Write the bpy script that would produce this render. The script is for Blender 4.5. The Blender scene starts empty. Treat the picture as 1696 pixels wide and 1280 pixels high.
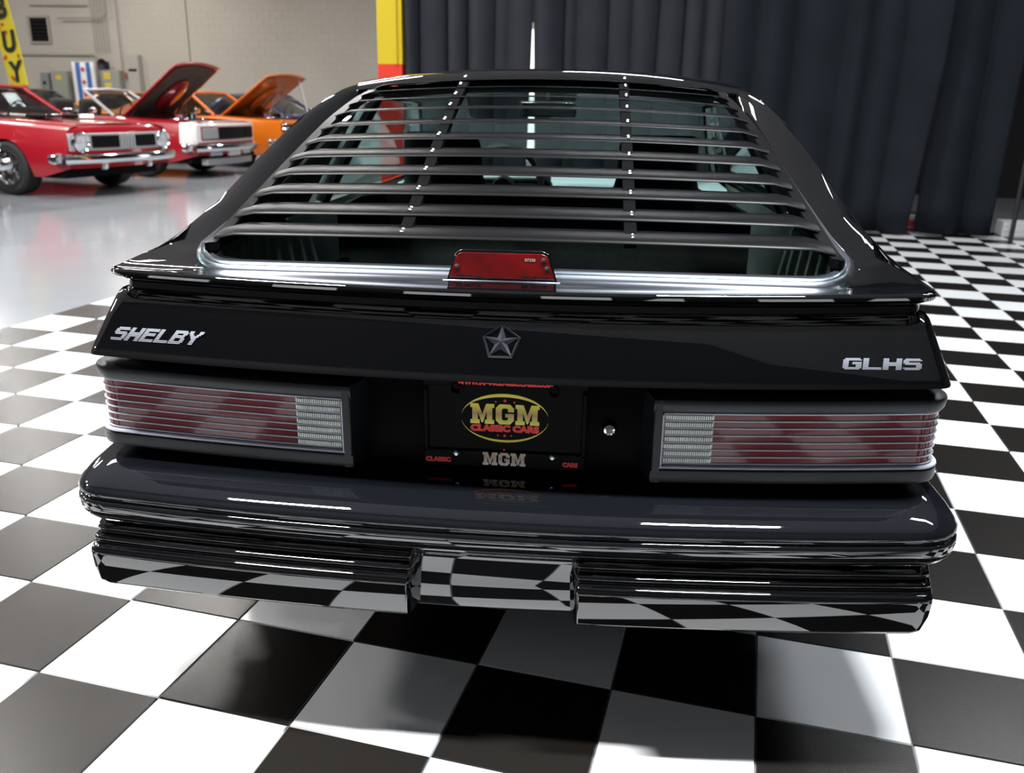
import bpy, bmesh, math, random
from mathutils import Vector, Matrix
random.seed(7)
S = bpy.context.scene
COL = S.collection
PI = math.pi

# ------------------------------------------------------------------ camera
CAM = Vector((0.153, -1.42, 1.2036))
def cam_rows(yaw, pitch, roll):
    cy, sy, cp, sp = math.cos(yaw), math.sin(yaw), math.cos(pitch), math.sin(pitch)
    f = Vector((sy*cp, cy*cp, sp)); r = Vector((cy, -sy, 0)); u = r.cross(f)
    c, s = math.cos(roll), math.sin(roll)
    return c*r + s*u, -s*r + c*u, f
RR, UU, FF = cam_rows(math.radians(-5.0702), math.radians(-17.9456), math.radians(1.146))
cd = bpy.data.cameras.new('camera'); cam = bpy.data.objects.new('camera', cd); COL.objects.link(cam)
m = Matrix.Identity(4)
for i in range(3):
    m[i][0], m[i][1], m[i][2], m[i][3] = RR[i], UU[i], -FF[i], CAM[i]
cam.matrix_world = m
cd.sensor_fit = 'HORIZONTAL'; cd.sensor_width = 36; cd.lens = 36*1437.06/1696
cd.clip_start = .05; cd.clip_end = 200
cd.dof.use_dof = True; cd.dof.focus_distance = 1.75; cd.dof.aperture_fstop = 5.0
S.camera = cam

# ------------------------------------------------------------------ view, world
S.view_settings.view_transform = 'Standard'
try: S.view_settings.look = 'None'
except Exception: pass
S.view_settings.gamma = 1; S.view_settings.use_curve_mapping = False
S.view_settings.exposure = 0.0
W = bpy.data.worlds.new('world'); S.world = W; W.use_nodes = True
W.node_tree.nodes['Background'].inputs[0].default_value = (.8, .9, 1, 1)
W.node_tree.nodes['Background'].inputs[1].default_value = .03

# hall frame: u right, v away, origin on the floor under the camera
HA = math.radians(-9.9)
def H(u, v, z=0.0):
    c, s = math.cos(HA), math.sin(HA)
    return Vector((CAM.x + u*c - v*s, CAM.y + u*s + v*c, z))

# ------------------------------------------------------------------ lights
def area(name, loc, sx, sy, power, rz=0.0, col=(1, 1, 1), tilt=(0, 0)):
    l = bpy.data.lights.new(name, 'AREA'); l.shape = 'RECTANGLE'; l.size = sx; l.size_y = sy
    l.energy = power; l.color = col
    o = bpy.data.objects.new(name, l); COL.objects.link(o); o.location = loc
    o.rotation_euler = (tilt[0], tilt[1], rz)
    return o
CEIL = 7.4
area('tube_light', (-2.05, -.12, 4.6), 1.0, .16, 520, 0, (1, .985, .96))
area('tube_light', (1.15, .02, 4.6), 1.0, .16, 460, 0, (.95, .98, 1))
for u, v, p in [(-4.6, 8.2, 330), (-7, 5, 420), (-7, 9.5, 420), (-7, 14, 420), (-7, 19, 420), (-12, 7, 420), (-12, 12, 420),
                (-12, 17, 420), (-17, 10, 350), (-17, 16, 420), (-17, 21, 420), (-12.5, .3, 1900), (-12.5, 2.8, 1500), (-22, 14, 350), (-22, 20, 350)]:
    area('hall_light', H(u, v, 5.8), 1.3, .5, p*.46, HA, (1, .97, .93))
for u, v, p in [(3.0, 3.6, 260), (3.0, 7.4, 330), (-1.0, 8.2, 150)]:
    area('bay_light', H(u, v, 5.4), 1.6, .3, p*.38, HA, (.95, .98, 1))

# ------------------------------------------------------------------ materials
def pmat(name, col, rough=.5, metal=0.0, coat=0.0, coat_r=.03, spec=.5, ior=1.5, emit=None, estr=0.0, noise=None, bump=None, coat_ior=1.5, trans=0):
    m = bpy.data.materials.new(name); m.use_nodes = True
    nt = m.node_tree; b = nt.nodes['Principled BSDF']
    b.inputs['Base Color'].default_value = (*col, 1); b.inputs['Roughness'].default_value = rough
    b.inputs['Metallic'].default_value = metal; b.inputs['Coat Weight'].default_value = coat
    b.inputs['Coat Roughness'].default_value = coat_r; b.inputs['Specular IOR Level'].default_value = spec
    b.inputs['IOR'].default_value = ior; b.inputs['Coat IOR'].default_value = coat_ior
    if emit: b.inputs['Emission Color'].default_value = (*emit, 1); b.inputs['Emission Strength'].default_value = estr
    if noise or bump:
        tc = nt.nodes.new('ShaderNodeTexCoord')
    if noise:      # (scale, second colour)
        n = nt.nodes.new('ShaderNodeTexNoise'); n.inputs['Scale'].default_value = noise[0]; n.inputs['Detail'].default_value = 5
        nt.links.new(tc.outputs['Object'], n.inputs['Vector'])
        r = nt.nodes.new('ShaderNodeValToRGB'); r.color_ramp.elements[0].color = (*col, 1); r.color_ramp.elements[1].color = (*noise[1], 1)
        r.color_ramp.elements[0].position = .35; r.color_ramp.elements[1].position = .65
        nt.links.new(n.outputs['Fac'], r.inputs[0]); nt.links.new(r.outputs[0], b.inputs['Base Color'])
    if bump:       # (scale, strength, distance)
        n = nt.nodes.new('ShaderNodeTexNoise'); n.inputs['Scale'].default_value = bump[0]; n.inputs['Detail'].default_value = 3
        nt.links.new(tc.outputs['Object'], n.inputs['Vector'])
        q = nt.nodes.new('ShaderNodeBump'); q.inputs['Strength'].default_value = bump[1]; q.inputs['Distance'].default_value = bump[2]
        nt.links.new(n.outputs['Fac'], q.inputs['Height']); nt.links.new(q.outputs[0], b.inputs['Normal'])
    return m
def glass_mat(name, tint, refl=1.0):
    m = bpy.data.materials.new(name); m.use_nodes = True; nt = m.node_tree; nt.nodes.clear()
    o = nt.nodes.new('ShaderNodeOutputMaterial'); t = nt.nodes.new('ShaderNodeBsdfTransparent'); g = nt.nodes.new('ShaderNodeBsdfGlossy')
    t.inputs[0].default_value = (*tint, 1); g.inputs['Roughness'].default_value = .01; g.inputs[0].default_value = (refl, refl, refl, 1)
    lw = nt.nodes.new('ShaderNodeLayerWeight'); lw.inputs[0].default_value = .5
    pw = nt.nodes.new('ShaderNodeMath'); pw.operation = 'POWER'; pw.inputs[1].default_value = 5; nt.links.new(lw.outputs['Facing'], pw.inputs[0])
    f = nt.nodes.new('ShaderNodeMath'); f.operation = 'MULTIPLY_ADD'; f.inputs[1].default_value = .9; f.inputs[2].default_value = .05; nt.links.new(pw.outputs[0], f.inputs[0])
    x = nt.nodes.new('ShaderNodeMixShader'); nt.links.new(f.outputs[0], x.inputs[0]); nt.links.new(t.outputs[0], x.inputs[1]); nt.links.new(g.outputs[0], x.inputs[2])
    nt.links.new(x.outputs[0], o.inputs[0]); return m
M = {}
M['paint'] = pmat('black_metallic_paint', (.0010, .0011, .0015), .5, 0, 1.0, .012, .004, coat_ior=1.75)
M['bumper_paint'] = pmat('black_urethane_paint', (.0036, .0043, .0060), .5, 0, 1.0, .012, .004, coat_ior=1.75)
M['gunmetal'] = pmat('gloss_gunmetal_trim', (.115, .125, .148), .30, .9, .4, .05)
M['plastic'] = pmat('black_satin_plastic', (.010, .012, .0155), .36, 0, 0, spec=.32)
M['rubber'] = pmat('black_rubber', (.010, .010, .011), .6)
M['matte'] = pmat('matte_black', (.004, .004, .0045), .6, spec=.1)
M['louver'] = pmat('satin_black_louver', (.0026, .0026, .0032), .34, 0, 0, spec=.10)
M['glass'] = glass_mat('teal_tinted_glass', (.54, .66, .64))
M['clear'] = glass_mat('clear_glass', (.76, .83, .83), .55)
M['redlens'] = pmat('red_lens', (.10, .004, .009), .12, 0, .3, .03, spec=.25, noise=(6, (.13, .007, .014)))  # mild noise paints smoky reflections into the lens colour
M['brakelens'] = pmat('bright_red_lens', (.15, .0035, .004), .12, 0, .6, .03, noise=(22, (.085, .0025, .003)))
M['whitelens'] = pmat('clear_lens', (.24, .26, .25), .2, 0, 1, .03)
M['celllens'] = pmat('clear_lens_rib', (.62, .66, .62), .25, 0, .5)
M['silver'] = pmat('silver_line', (.42, .44, .52), .4, .1)
M['chrome'] = pmat('chrome', (.75, .77, .8), .08, 1)
M['badge'] = pmat('badge_silver', (.22, .23, .27), .32, .6)
M['darkbadge'] = pmat('dark_emblem', (.07, .075, .09), .3, .8, .3)
M['plate'] = pmat('plate_black', (.0016, .0018, .0018), .4, spec=.06)
M['gold'] = pmat('print_gold', (.72, .62, .06), .5)
M['printred'] = pmat('print_red', (.80, .03, .025), .5)
M['printsilver'] = pmat('print_silver', (.50, .44, .36), .5)
M['blackprint'] = pmat('print_black', (.012, .012, .012), .6)
M['screw'] = pmat('zinc_screw', (.45, .5, .55), .25, 1)
M['strap'] = pmat('black_strap', (.003, .003, .0035), .7, spec=.02)
M['seat'] = pmat('charcoal_seat_cloth', (.018, .017, .016), .85, noise=(60, (.028, .026, .024)))
M['carpet'] = pmat('black_carpet', (.010, .010, .010), .95)
M['trimgrey'] = pmat('light_grey_interior', (.15, .168, .163), .6)
M['dash'] = pmat('pale_dash', (.38, .43, .45), .5)
M['headliner'] = pmat('headliner', (.30, .33, .33), .9)
M['tyre'] = pmat('tyre', (.012, .012, .013), .75)
M['rim'] = pmat('polished_rim', (.7, .7, .72), .15, 1)

# ------------------------------------------------------------------ mesh helpers
def link(name, me, mat=None, parent=None, smooth=False, ang=None):
    o = bpy.data.objects.new(name, me); COL.objects.link(o)
    if mat is not None and len(me.materials) == 0:
        me.materials.append(M[mat] if isinstance(mat, str) else mat)
    if parent is not None: o.parent = parent
    if smooth:
        me.polygons.foreach_set('use_smooth', [True]*len(me.polygons))
        if ang is not None: me.set_sharp_from_angle(angle=math.radians(ang))
    return o
def mesh(name, v, f, mat=None, parent=None, smooth=False, ang=35, flip=False):
    me = bpy.data.meshes.new(name); me.from_pydata([tuple(p) for p in v], [], f)
    bm = bmesh.new(); bm.from_mesh(me); bmesh.ops.remove_doubles(bm, verts=bm.verts, dist=1e-5)
    bmesh.ops.recalc_face_normals(bm, faces=bm.faces)
    bm.to_mesh(me); bm.free(); me.update()
    return link(name, me, mat, parent, smooth, ang)
def grid(rows, close=False, wrap=False):
    v = []; f = []; n = len(rows[0])
    for r in rows: v += list(r)
    R = len(rows)
    for i in range(R if wrap else R-1):
        a = i*n; b = ((i+1) % R)*n
        for j in range(n if close else n-1):
            k = (j+1) % n
            f.append((a+j, a+k, b+k, b+j))
    return v, f
def gridobj(name, rows, mat, parent=None, close=False, wrap=False, smooth=True, ang=35, caps=False):
    v, f = grid(rows, close, wrap)
    if caps:
        n = len(rows[0]); f.append(tuple(range(n))); f.append(tuple((len(rows)-1)*n+i for i in range(n)))
    return mesh(name, v, f, mat, parent, smooth, ang)
class MB:
    def __init__(s): s.v = []; s.f = []
    def add(s, v, f):
        o = len(s.v); s.v += [Vector(p) for p in v]; s.f += [tuple(i+o for i in q) for q in f]; return s
    def box(s, c, d, rot=None):
        x, y, z = (k/2 for k in d); p = [Vector((a*x, b*y, e*z)) for a in (-1, 1) for b in (-1, 1) for e in (-1, 1)]
        if rot: p = [rot @ q for q in p]
        p = [q+Vector(c) for q in p]
        return s.add(p, [(0, 1, 3, 2), (4, 6, 7, 5), (0, 4, 5, 1), (2, 3, 7, 6), (0, 2, 6, 4), (1, 5, 7, 3)])
    def tube(s, path, r, n=8, caps=True):
        path = [Vector(p) for p in path]; rs = r if isinstance(r, (list, tuple)) else [r]*len(path); rows = []
        for i, p in enumerate(path):
            t = (path[min(i+1, len(path)-1)] - path[max(i-1, 0)]).normalized()
            a = Vector((0, 0, 1)) if abs(t.z) < .9 else Vector((1, 0, 0))
            x = t.cross(a).normalized(); y = t.cross(x)
            rows.append([p + rs[i]*(math.cos(2*PI*k/n)*x + math.sin(2*PI*k/n)*y) for k in range(n)])
        v, f = grid(rows, True)
        if caps: f.append(tuple(range(n))); f.append(tuple((len(rows)-1)*n+k for k in range(n)))
        return s.add(v, f)
    def lathe(s, prof, n=24, axis='x', c=(0, 0, 0)):   # prof: (along axis, radius)
        rows = []
        for a, r in prof:
            row = []
            for k in range(n):
                q = 2*PI*k/n; cc, ss = r*math.cos(q), r*math.sin(q)
                p = {'x': (a, cc, ss), 'y': (cc, a, ss), 'z': (cc, ss, a)}[axis]
                row.append(Vector(p)+Vector(c))
            rows.append(row)
        v, f = grid(rows, True)
        return s.add(v, f)
    def poly(s, pts, thick):          # pts (x,z), front at y=0 facing -y
        n = len(pts)
        v = [(x, 0, z) for x, z in pts] + [(x, thick, z) for x, z in pts]
        f = [tuple(range(n))] + [(i, (i+1) % n, n+(i+1) % n, n+i) for i in range(n)]
        return s.add(v, f)
    def xf(s, mtx): s.v = [mtx @ p for p in s.v]; return s
    def obj(s, name, mat, parent=None, smooth=False, ang=35, bevel=0, seg=2):
        o = mesh(name, s.v, s.f, mat, parent, smooth or bevel > 0, ang)
        if bevel:
            b = o.modifiers.new('bevel', 'BEVEL'); b.width = bevel; b.segments = seg; b.limit_method = 'ANGLE'; b.angle_limit = math.radians(40)
        return o
def empty(name, label, cat, loc=(0, 0, 0), rz=0, group=None):
    o = bpy.data.objects.new(name, None); COL.objects.link(o); o.location = loc; o.rotation_euler = (0, 0, rz)
    o['label'] = label; o['category'] = cat
    if group: o['group'] = group
    return o
def tag(o, label, cat, group=None):
    o['label'] = label; o['category'] = cat
    if group: o['group'] = group
    return o
def text(name, s, size, mat, parent, mtx, bold=.0, ext=.0004, sx=1.0, align='CENTER', shear=0):
    c = bpy.data.curves.new(name, 'FONT'); c.body = s; c.size = size; c.extrude = ext; c.offset = bold; c.align_x = align; c.align_y = 'BOTTOM_BASELINE'; c.shear = shear
    c.resolution_u = 3
    o = bpy.data.objects.new(name, c); COL.objects.link(o)
    dg = bpy.context.evaluated_depsgraph_get(); me = bpy.data.meshes.new_from_object(o.evaluated_get(dg))
    bpy.data.objects.remove(o)
    T = mtx @ Matrix.Rotation(PI/2, 4, 'X') @ Matrix.Diagonal((sx, 1, 1, 1))
    me.transform(T); me.materials.clear()
    return link(name, me, mat, parent)
def ftext(name, s, mat, parent, x, y, z, w, h):     # lettering fitted to a width and a height, facing the rear
    o = text(name, s, .02, mat, parent, Matrix.Identity(4), bold=.0016)
    X = [v.co.x for v in o.data.vertices]; Z = [v.co.z for v in o.data.vertices]
    sx, sz = w/(max(X)-min(X)), h/(max(Z)-min(Z))
    o.data.transform(Matrix.Translation((x, y, z)) @ Matrix.Diagonal((sx, 1, sz, 1)) @ Matrix.Translation((-(max(X)+min(X))/2, 0, -min(Z))))
    return o
def TR(x, y, z): return Matrix.Translation((x, y, z))

# ================================================================== STRUCTURE
def struct(o): o['kind'] = 'structure'; return o
M['grout'] = pmat('grey_grout', (.10, .105, .11), .8)
M['wtile'] = pmat('white_tile', (.80, .82, .84), .16, 0, 0, spec=.5, bump=(30, .05, .001))
M['btile'] = pmat('black_tile', (.0085, .0074, .0066), .27, 0, 0, spec=.42, bump=(420, .22, .0012))
M['epoxy'] = pmat('pale_epoxy', (.29, .315, .345), .16, 0, .3, .1, noise=(.6, (.335, .36, .385)))
M['beige'] = pmat('beige_block_wall', (.40, .37, .325), .8, noise=(.5, (.43, .40, .355)))
M['ceil'] = pmat('grey_roof_deck', (.46, .46, .47), .9)
M['dark'] = pmat('dark_wall', (.012, .012, .014), .9)
TS = .3048; CI, CJ = 5.62687, 5.25069
def hallmesh(name, boxes, mat, parent=None):
    mb = MB(); R3 = Matrix.Rotation(HA, 3, 'Z')
    for (u0, u1, v0, v1, z0, z1) in boxes:
        c = H((u0+u1)/2, (v0+v1)/2, (z0+z1)/2); mb.box(c, (abs(u1-u0), abs(v1-v0), abs(z1-z0)), R3)
    return mb.obj(name, mat, parent)
UL = (-7-CI)*TS; UR = 6.3; VB = -.9; VF = 10.35
floor = struct(hallmesh('floor', [(-27, UR, VB-.2, 24.2, -.16, -.004)], 'grout'))
hallmesh('epoxy_coating', [(-27, UL, VB-.2, 24.2, -.004, .0), (UL, UR, VF, 24.2, -.004, 0)], 'epoxy', floor)
# --- tiles
def tile_mesh(name, mat):
    g, b = .0016, .0032; h = TS/2
    v = [(sx*(h-g), sy*(h-g), -.004) for sx, sy in ((-1, -1), (1, -1), (1, 1), (-1, 1))] + [(sx*(h-b), sy*(h-b), 0) for sx, sy in ((-1, -1), (1, -1), (1, 1), (-1, 1))]
    f = [(4, 5, 6, 7)] + [(i, (i+1) % 4, 4+(i+1) % 4, 4+i) for i in range(4)]
    me = bpy.data.meshes.new(name); me.from_pydata(v, [], f); me.materials.append(M[mat]); me.update(); return me, v, f
tw, TV, TF = tile_mesh('tile', 'wtile'); tb, _, _ = tile_mesh('tile', 'btile')
cells = []
for i in range(-7, int((UR)/TS+CI)+1):
    for j in range(-29, 21):
        c = H((i+.5-CI)*TS, (CJ-j-.5)*TS)
        d = c-CAM; zc = d.dot(FF); vis = False
        if zc > .2:
            x = 848+1437*d.dot(RR)/zc; y = 640-1437*d.dot(UU)/zc
            vis = -90 < x < 1786 and y < 1400
            if -.72 < c.x < .72 and .55 < c.y < 5: vis = False
            if zc > 3 and 250 < x < 1430: vis = False
        cells.append((0 if vis else 1, zc if vis else 0, i, j, c))
cells.sort(key=lambda q: q[:4])
RZ = Matrix.Rotation(HA, 3, 'Z'); rest = MB(); restmat = []
for k, (hid, zc, i, j, c) in enumerate(cells):
    white = (i+j) % 2 == 1
    if k < 290 and not hid:
        o = bpy.data.objects.new('tile', tw if white else tb); COL.objects.link(o); o.parent = floor
        o.location = c; o.rotation_euler = (0, 0, HA)
    else:
        rest.add([RZ @ Vector(p) + c for p in TV], TF); restmat += [0 if white else 1]*5
me = bpy.data.meshes.new('tile_field'); me.from_pydata([tuple(p) for p in rest.v], [], rest.f)
me.materials.append(M['wtile']); me.materials.append(M['btile']); me.polygons.foreach_set('material_index', restmat); me.update()
o = link('tile_field', me, None, floor); o['kind'] = 'stuff'
# --- walls
wall_back = struct(hallmesh('wall_back', [(-27, -3.0, 24.05, 24.3, 0, CEIL)], 'beige'))
mb = MB(); R3 = Matrix.Rotation(HA, 3, 'Z'); bw, bh = .406, .203
for r in range(int(CEIL/bh)):
    for c in range(int(24/bw)):
        u = -27+bw*(c+.5+(r % 2)*.5)
        if u > -3.2: continue
        w, h = bw-.006, bh-.006
        x0, x1, z0, z1 = u-w/2, u+w/2, bh*(r+.5)-h/2, bh*(r+.5)+h/2
        p = [H(x0, 24.05, z0), H(x1, 24.05, z0), H(x1, 24.05, z1), H(x0, 24.05, z1), H(x0+.003, 24.046, z0+.003), H(x1-.003, 24.046, z0+.003), H(x1-.003, 24.046, z1-.003), H(x0+.003, 24.046, z1-.003)]
        mb.add(p, [(4, 5, 6, 7), (0, 1, 5, 4), (1, 2, 6, 5), (2, 3, 7, 6), (3, 0, 4, 7)])
mb.obj('block_courses', 'beige', wall_back)['kind'] = 'stuff'
struct(hallmesh('wall_left', [(-27.3, -27.0, VB-.4, 24.3, 0, CEIL)], 'beige'))
struct(hallmesh('wall_right', [(UR, UR+.2, VB-.4, 24.3, 0, CEIL)], 'dark'))
struct(hallmesh('wall_front', [(-27.3, UR+.2, VB-.4, VB-.2, 0, CEIL)], 'dark'))  # unseen, set close behind the camera so the hatch panel mirrors dark
struct(hallmesh('wall_far', [(-4.8, UR, 15.0, 15.2, 0, CEIL)], 'dark'))
struct(hallmesh('ceiling', [(-27.3, UR+.2, VB-.4, 24.3, CEIL, CEIL+.1)], 'ceil'))
# expansion joint, pipes on the back wall
M['joint'] = pmat('joint_filler', (.13, .12, .11), .9)
M['conduit'] = pmat('painted_conduit', (.30, .28, .25), .6)
hallmesh('expansion_joint', [(-16.55, -16.52, 24.035, 24.06, 0, CEIL)], 'joint', wall_back)
# pillar
M['yellow'] = pmat('yellow_gloss_paint', (.54, .40, .015), .35)
M['redpaint'] = pmat('red_gloss_paint', (.62, .035, .02), .35)
pil = struct(hallmesh('pillar', [(-4.33, -4.03, 9.9, 10.2, 1.63, CEIL)], 'yellow'))
hallmesh('lower_band', [(-4.33, -4.03, 9.9, 10.2, 0, 1.63)], 'redpaint', pil)
hallmesh('corner_guard', [(-4.115, -4.085, 9.88, 9.9, 1.63, CEIL), (-4.04, -4.02, 9.88, 9.9, 1.63, CEIL)], 'yellow', pil)

# ================================================================== CURTAINS
M['curtain'] = pmat('navy_black_drape', (.0085, .011, .0150), .85, spec=.12, noise=(3, (.011, .0138, .0185)))
M['curtain_pale'] = pmat('pale_navy_drape', (.0165, .0190, .0245), .85, spec=.2, noise=(3, (.020, .0225, .029)))  # paler navy for the two leftmost drapes
def curtain(u0, u1, v, label, pitch, depth, sharp, zb=.03, top=5.6, gather=(0, 0), seed=0, zc=5.6, mat='curtain'):
    rnd = random.Random(seed); n = int((u1-u0)/.022); ph = 0; prof = []
    u = u0; folds = []
    while u < u1+.5: w = pitch*rnd.uniform(.55, 1.5); folds.append((u, w, rnd.uniform(.4, 1.0))); u += w
    rows = []
    for k in range(21):
        t = k/20; z = zb+(top-zb)*t; row = []
        for i in range(n+1):
            uu = u0+(u1-u0)*i/n
            f0 = next(f for f in folds if f[0] <= uu < f[0]+f[1] or f is folds[-1])
            s = math.sin(PI*(uu-f0[0])/f0[1]); s = max(0, s)**sharp
            d = depth*f0[2]*s*(1+.25*math.sin(3*t+f0[0]*5)) + .02*math.sin(uu*2.1+seed)
            q = (uu-u0)/(u1-u0)
            g = max(0, (zc-z)/zc); du = gather[0]*g*(1-q)**3 + gather[1]*g*q**3 + .012*math.sin(uu*7+t*4)
            row.append(H(uu+du, v-d, z))
        rows.append(row)
    o = gridobj('curtain', rows, mat, ang=80)
    md = o.modifiers.new('thick', 'SOLIDIFY'); md.thickness = .004
    return tag(o, label, 'curtain', 'dark drapes behind the black hatchback')
curtain(-4.02, -2.50, 10.0, 'dark navy drape right beside the yellow pillar, in sharp narrow pleats', .26, .16, .6, seed=1, gather=(0, -.065), zc=2.15, mat='curtain_pale')
curtain(-2.52, -.42, 10.03, 'dark drape with narrow pleats above the car roof, right of the bright slit', .24, .14, .6, seed=2, gather=(.06, 0), zc=2.15, mat='curtain_pale')
curtain(-.44, 1.66, 9.80, 'wide dark drape in soft broad folds behind the right rear pillar of the hatchback', .42, .13, 1.0, seed=3, gather=(0, -.10), zc=1.7)
curtain(1.645, 2.43, 9.93, 'narrow dark drape between the red box and the white crate, hem on the tiles', .40, .14, 1.0, seed=5, gather=(.02, -.06))
M['pole'] = pmat('black_pole', (.012, .012, .013), .4)
o = MB().tube([H(2.515, 9.66, 0.0), H(2.515, 9.66, 5.6)], .022, 10).obj('drape_pole', 'pole', smooth=True)
tag(o, 'thin black upright pole holding the drapes in front of the white crate', 'pole')

# ================================================================== BLACK HATCHBACK
car = empty('hatchback_car', 'glossy black hatchback with louvred rear window parked on the checkered tiles', 'car')
car.rotation_euler = (0, -math.radians(.355), 0)

def planpath(y0, hw, bow, rc, L, taper=0.0, nside=6, narc=6, nmid=24):
    """rear outline seen from above: left side (front to rear), corner, bowed rear, corner, right side"""
    xc = hw-rc; yc = y0+bow*(xc/hw)**2
    half = []
    for i in range(nside): 
        t = i/nside; half.append((hw-taper*(1-t), yc+rc+(L-rc)*(1-t)))
    for i in range(narc+1):
        a = PI/2*i/narc; half.append((xc+rc*math.cos(a), yc+rc-rc*math.sin(a)))
    left = [(-x, y) for x, y in half]
    mid = []
    for i in range(1, nmid):
        x = -xc+2*xc*i/nmid; mid.append((x, y0+bow*(x/hw)**2))
    return left+mid+half[::-1]
def planloft(name, prof, mat, parent, bow, L=.3, rc=.05, zend=0.0, taper=0, ang=35, **kw):
    rows = []
    for p in prof:
        z, y0, hw = p[:3]; r = p[3] if len(p) > 3 else rc
        rows.append([Vector((x, y, z+zend*(x/hw)**2)) for x, y in planpath(y0, hw, bow, r, L-(y0 if False else 0), taper, **kw)])
    return gridobj(name, rows, mat, parent, ang=ang)

# --- bumper cover
BOW = .055
bump = [(.520, .20, .80, .06), (.517, .16, .815, .07), (.507, .095, .835, .08), (.491, .042, .850, .09), (.478, .016, .858, .09), (.470, .007, .862, .09), (.463, .004, .863, .09),
        (.457, .004, .863, .09), (.454, .010, .858, .09), (.450, .010, .858, .09), (.448, .003, .863, .09), (.444, .001, .864, .09), (.428, .001, .864, .09), (.424, .003, .862, .09),
        (.422, .009, .857, .09), (.419, .009, .857, .09), (.417, .004, .860, .09), (.409, .008, .856, .09), (.392, .034, .818, .08), (.384, .042, .806, .07),
        (.376, .044, .803, .07), (.330, .040, .80, .07), (.292, .036, .79, .07), (.275, .040, .785, .07), (.266, .052, .775, .07), (.264, .075, .76, .06), (.270, .25, .70, .05)]
b = planloft('bumper', bump, 'bumper_paint', car, BOW, L=.52, zend=.006, ang=50)
md = b.modifiers.new('sub', 'BEVEL'); md.width = .002; md.segments = 2; md.limit_method = 'ANGLE'; md.angle_limit = math.radians(28)
# --- impact blocks
def block(side):
    prof = [(.030, .400), (.014, .397), (.008, .392), (.012, .386), (.012, .383), (-.002, .380), (-.006, .375), (-.002, .370), (-.001, .367),
            (-.016, .365), (-.022, .360), (-.024, .352), (-.020, .290), (-.014, .284), (.030, .284)]
    rows = []
    xs = [(.138, .085, .95), (.146, .055, 1), (.152, .020, 1), (.1555, .006, 1), (.160, .0, 1)] + [(.16+(.772-.16)*i/12, 0, 1) for i in range(1, 13)] + [(.788, .0, .93), (.803, .006, .55), (.810, .03, .20)]
    for x, dy, k in xs:
        row = []
        for y, z in prof:
            # keep the ledge proud but let the ends fall back to the fascia; outer end cut slantwise
            yy = y+dy+BOW*(x/.864)**2; zz = z
            if x > .775 and z < .36: zz = .36-(.36-z)*k
            row.append(Vector((side*x, yy, zz)))
        rows.append(row)
    o = gridobj('impact_strip', rows, 'paint', car, ang=40)
    md = o.modifiers.new('bev', 'BEVEL'); md.width = .0025; md.segments = 2; md.limit_method = 'ANGLE'; md.angle_limit = math.radians(30)
block(-1); block(1)
# --- licence recess and black tail behind the lamps
planloft('tail_panel', [(.44, .168, .79, .05), (.53, .17, .80, .05), (.56, .172, .80, .05), (.72, .175, .80, .05), (.75, .19, .79, .05)], 'plate', car, .045, L=.3)
# --- tail lamps
def lamp_path(off, inner=.285, hw=.828, n=22):
    rc = .055; pts = []; xc = hw-rc
    for i in range(n+1):
        x = inner+(xc-inner)*i/n; pts.append(Vector((x, .098+.045*(x/.828)**2, 0)))
    yc = pts[-1].y
    for i in range(1, 9):
        a = PI/2*i/8; pts.append(Vector((xc+rc*math.sin(a), yc+rc-rc*math.cos(a), 0)))
    for i in range(1, 5): pts.append(Vector((hw, yc+rc+.05*i, 0)))
    out = []
    for i, p in enumerate(pts):
        t = (pts[min(i+1, len(pts)-1)]-pts[max(i-1, 0)]).normalized(); nrm = Vector((t.y, -t.x, 0))
        out.append(p+nrm*off)
    return out
def lamp_strip(name, side, prof, mat, parent, inner=.285, outer_x=None, ang=35, hwf=None):
    rows = []
    for off, z in prof:
        hw = .828 if hwf is None else hwf(z)
        pts = lamp_path(off, inner, hw)
        if outer_x is not None: pts = [p for p in lamp_path(off, inner, hw, 22)][:1] + [Vector((outer_x, .098+.045*(outer_x/.828)**2-off, 0))]
        rows.append([Vector((side*p.x, p.y, z+.012*(p.x/.828)**2)) for p in pts])
    return gridobj(name, rows, mat, parent, ang=ang)
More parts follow.
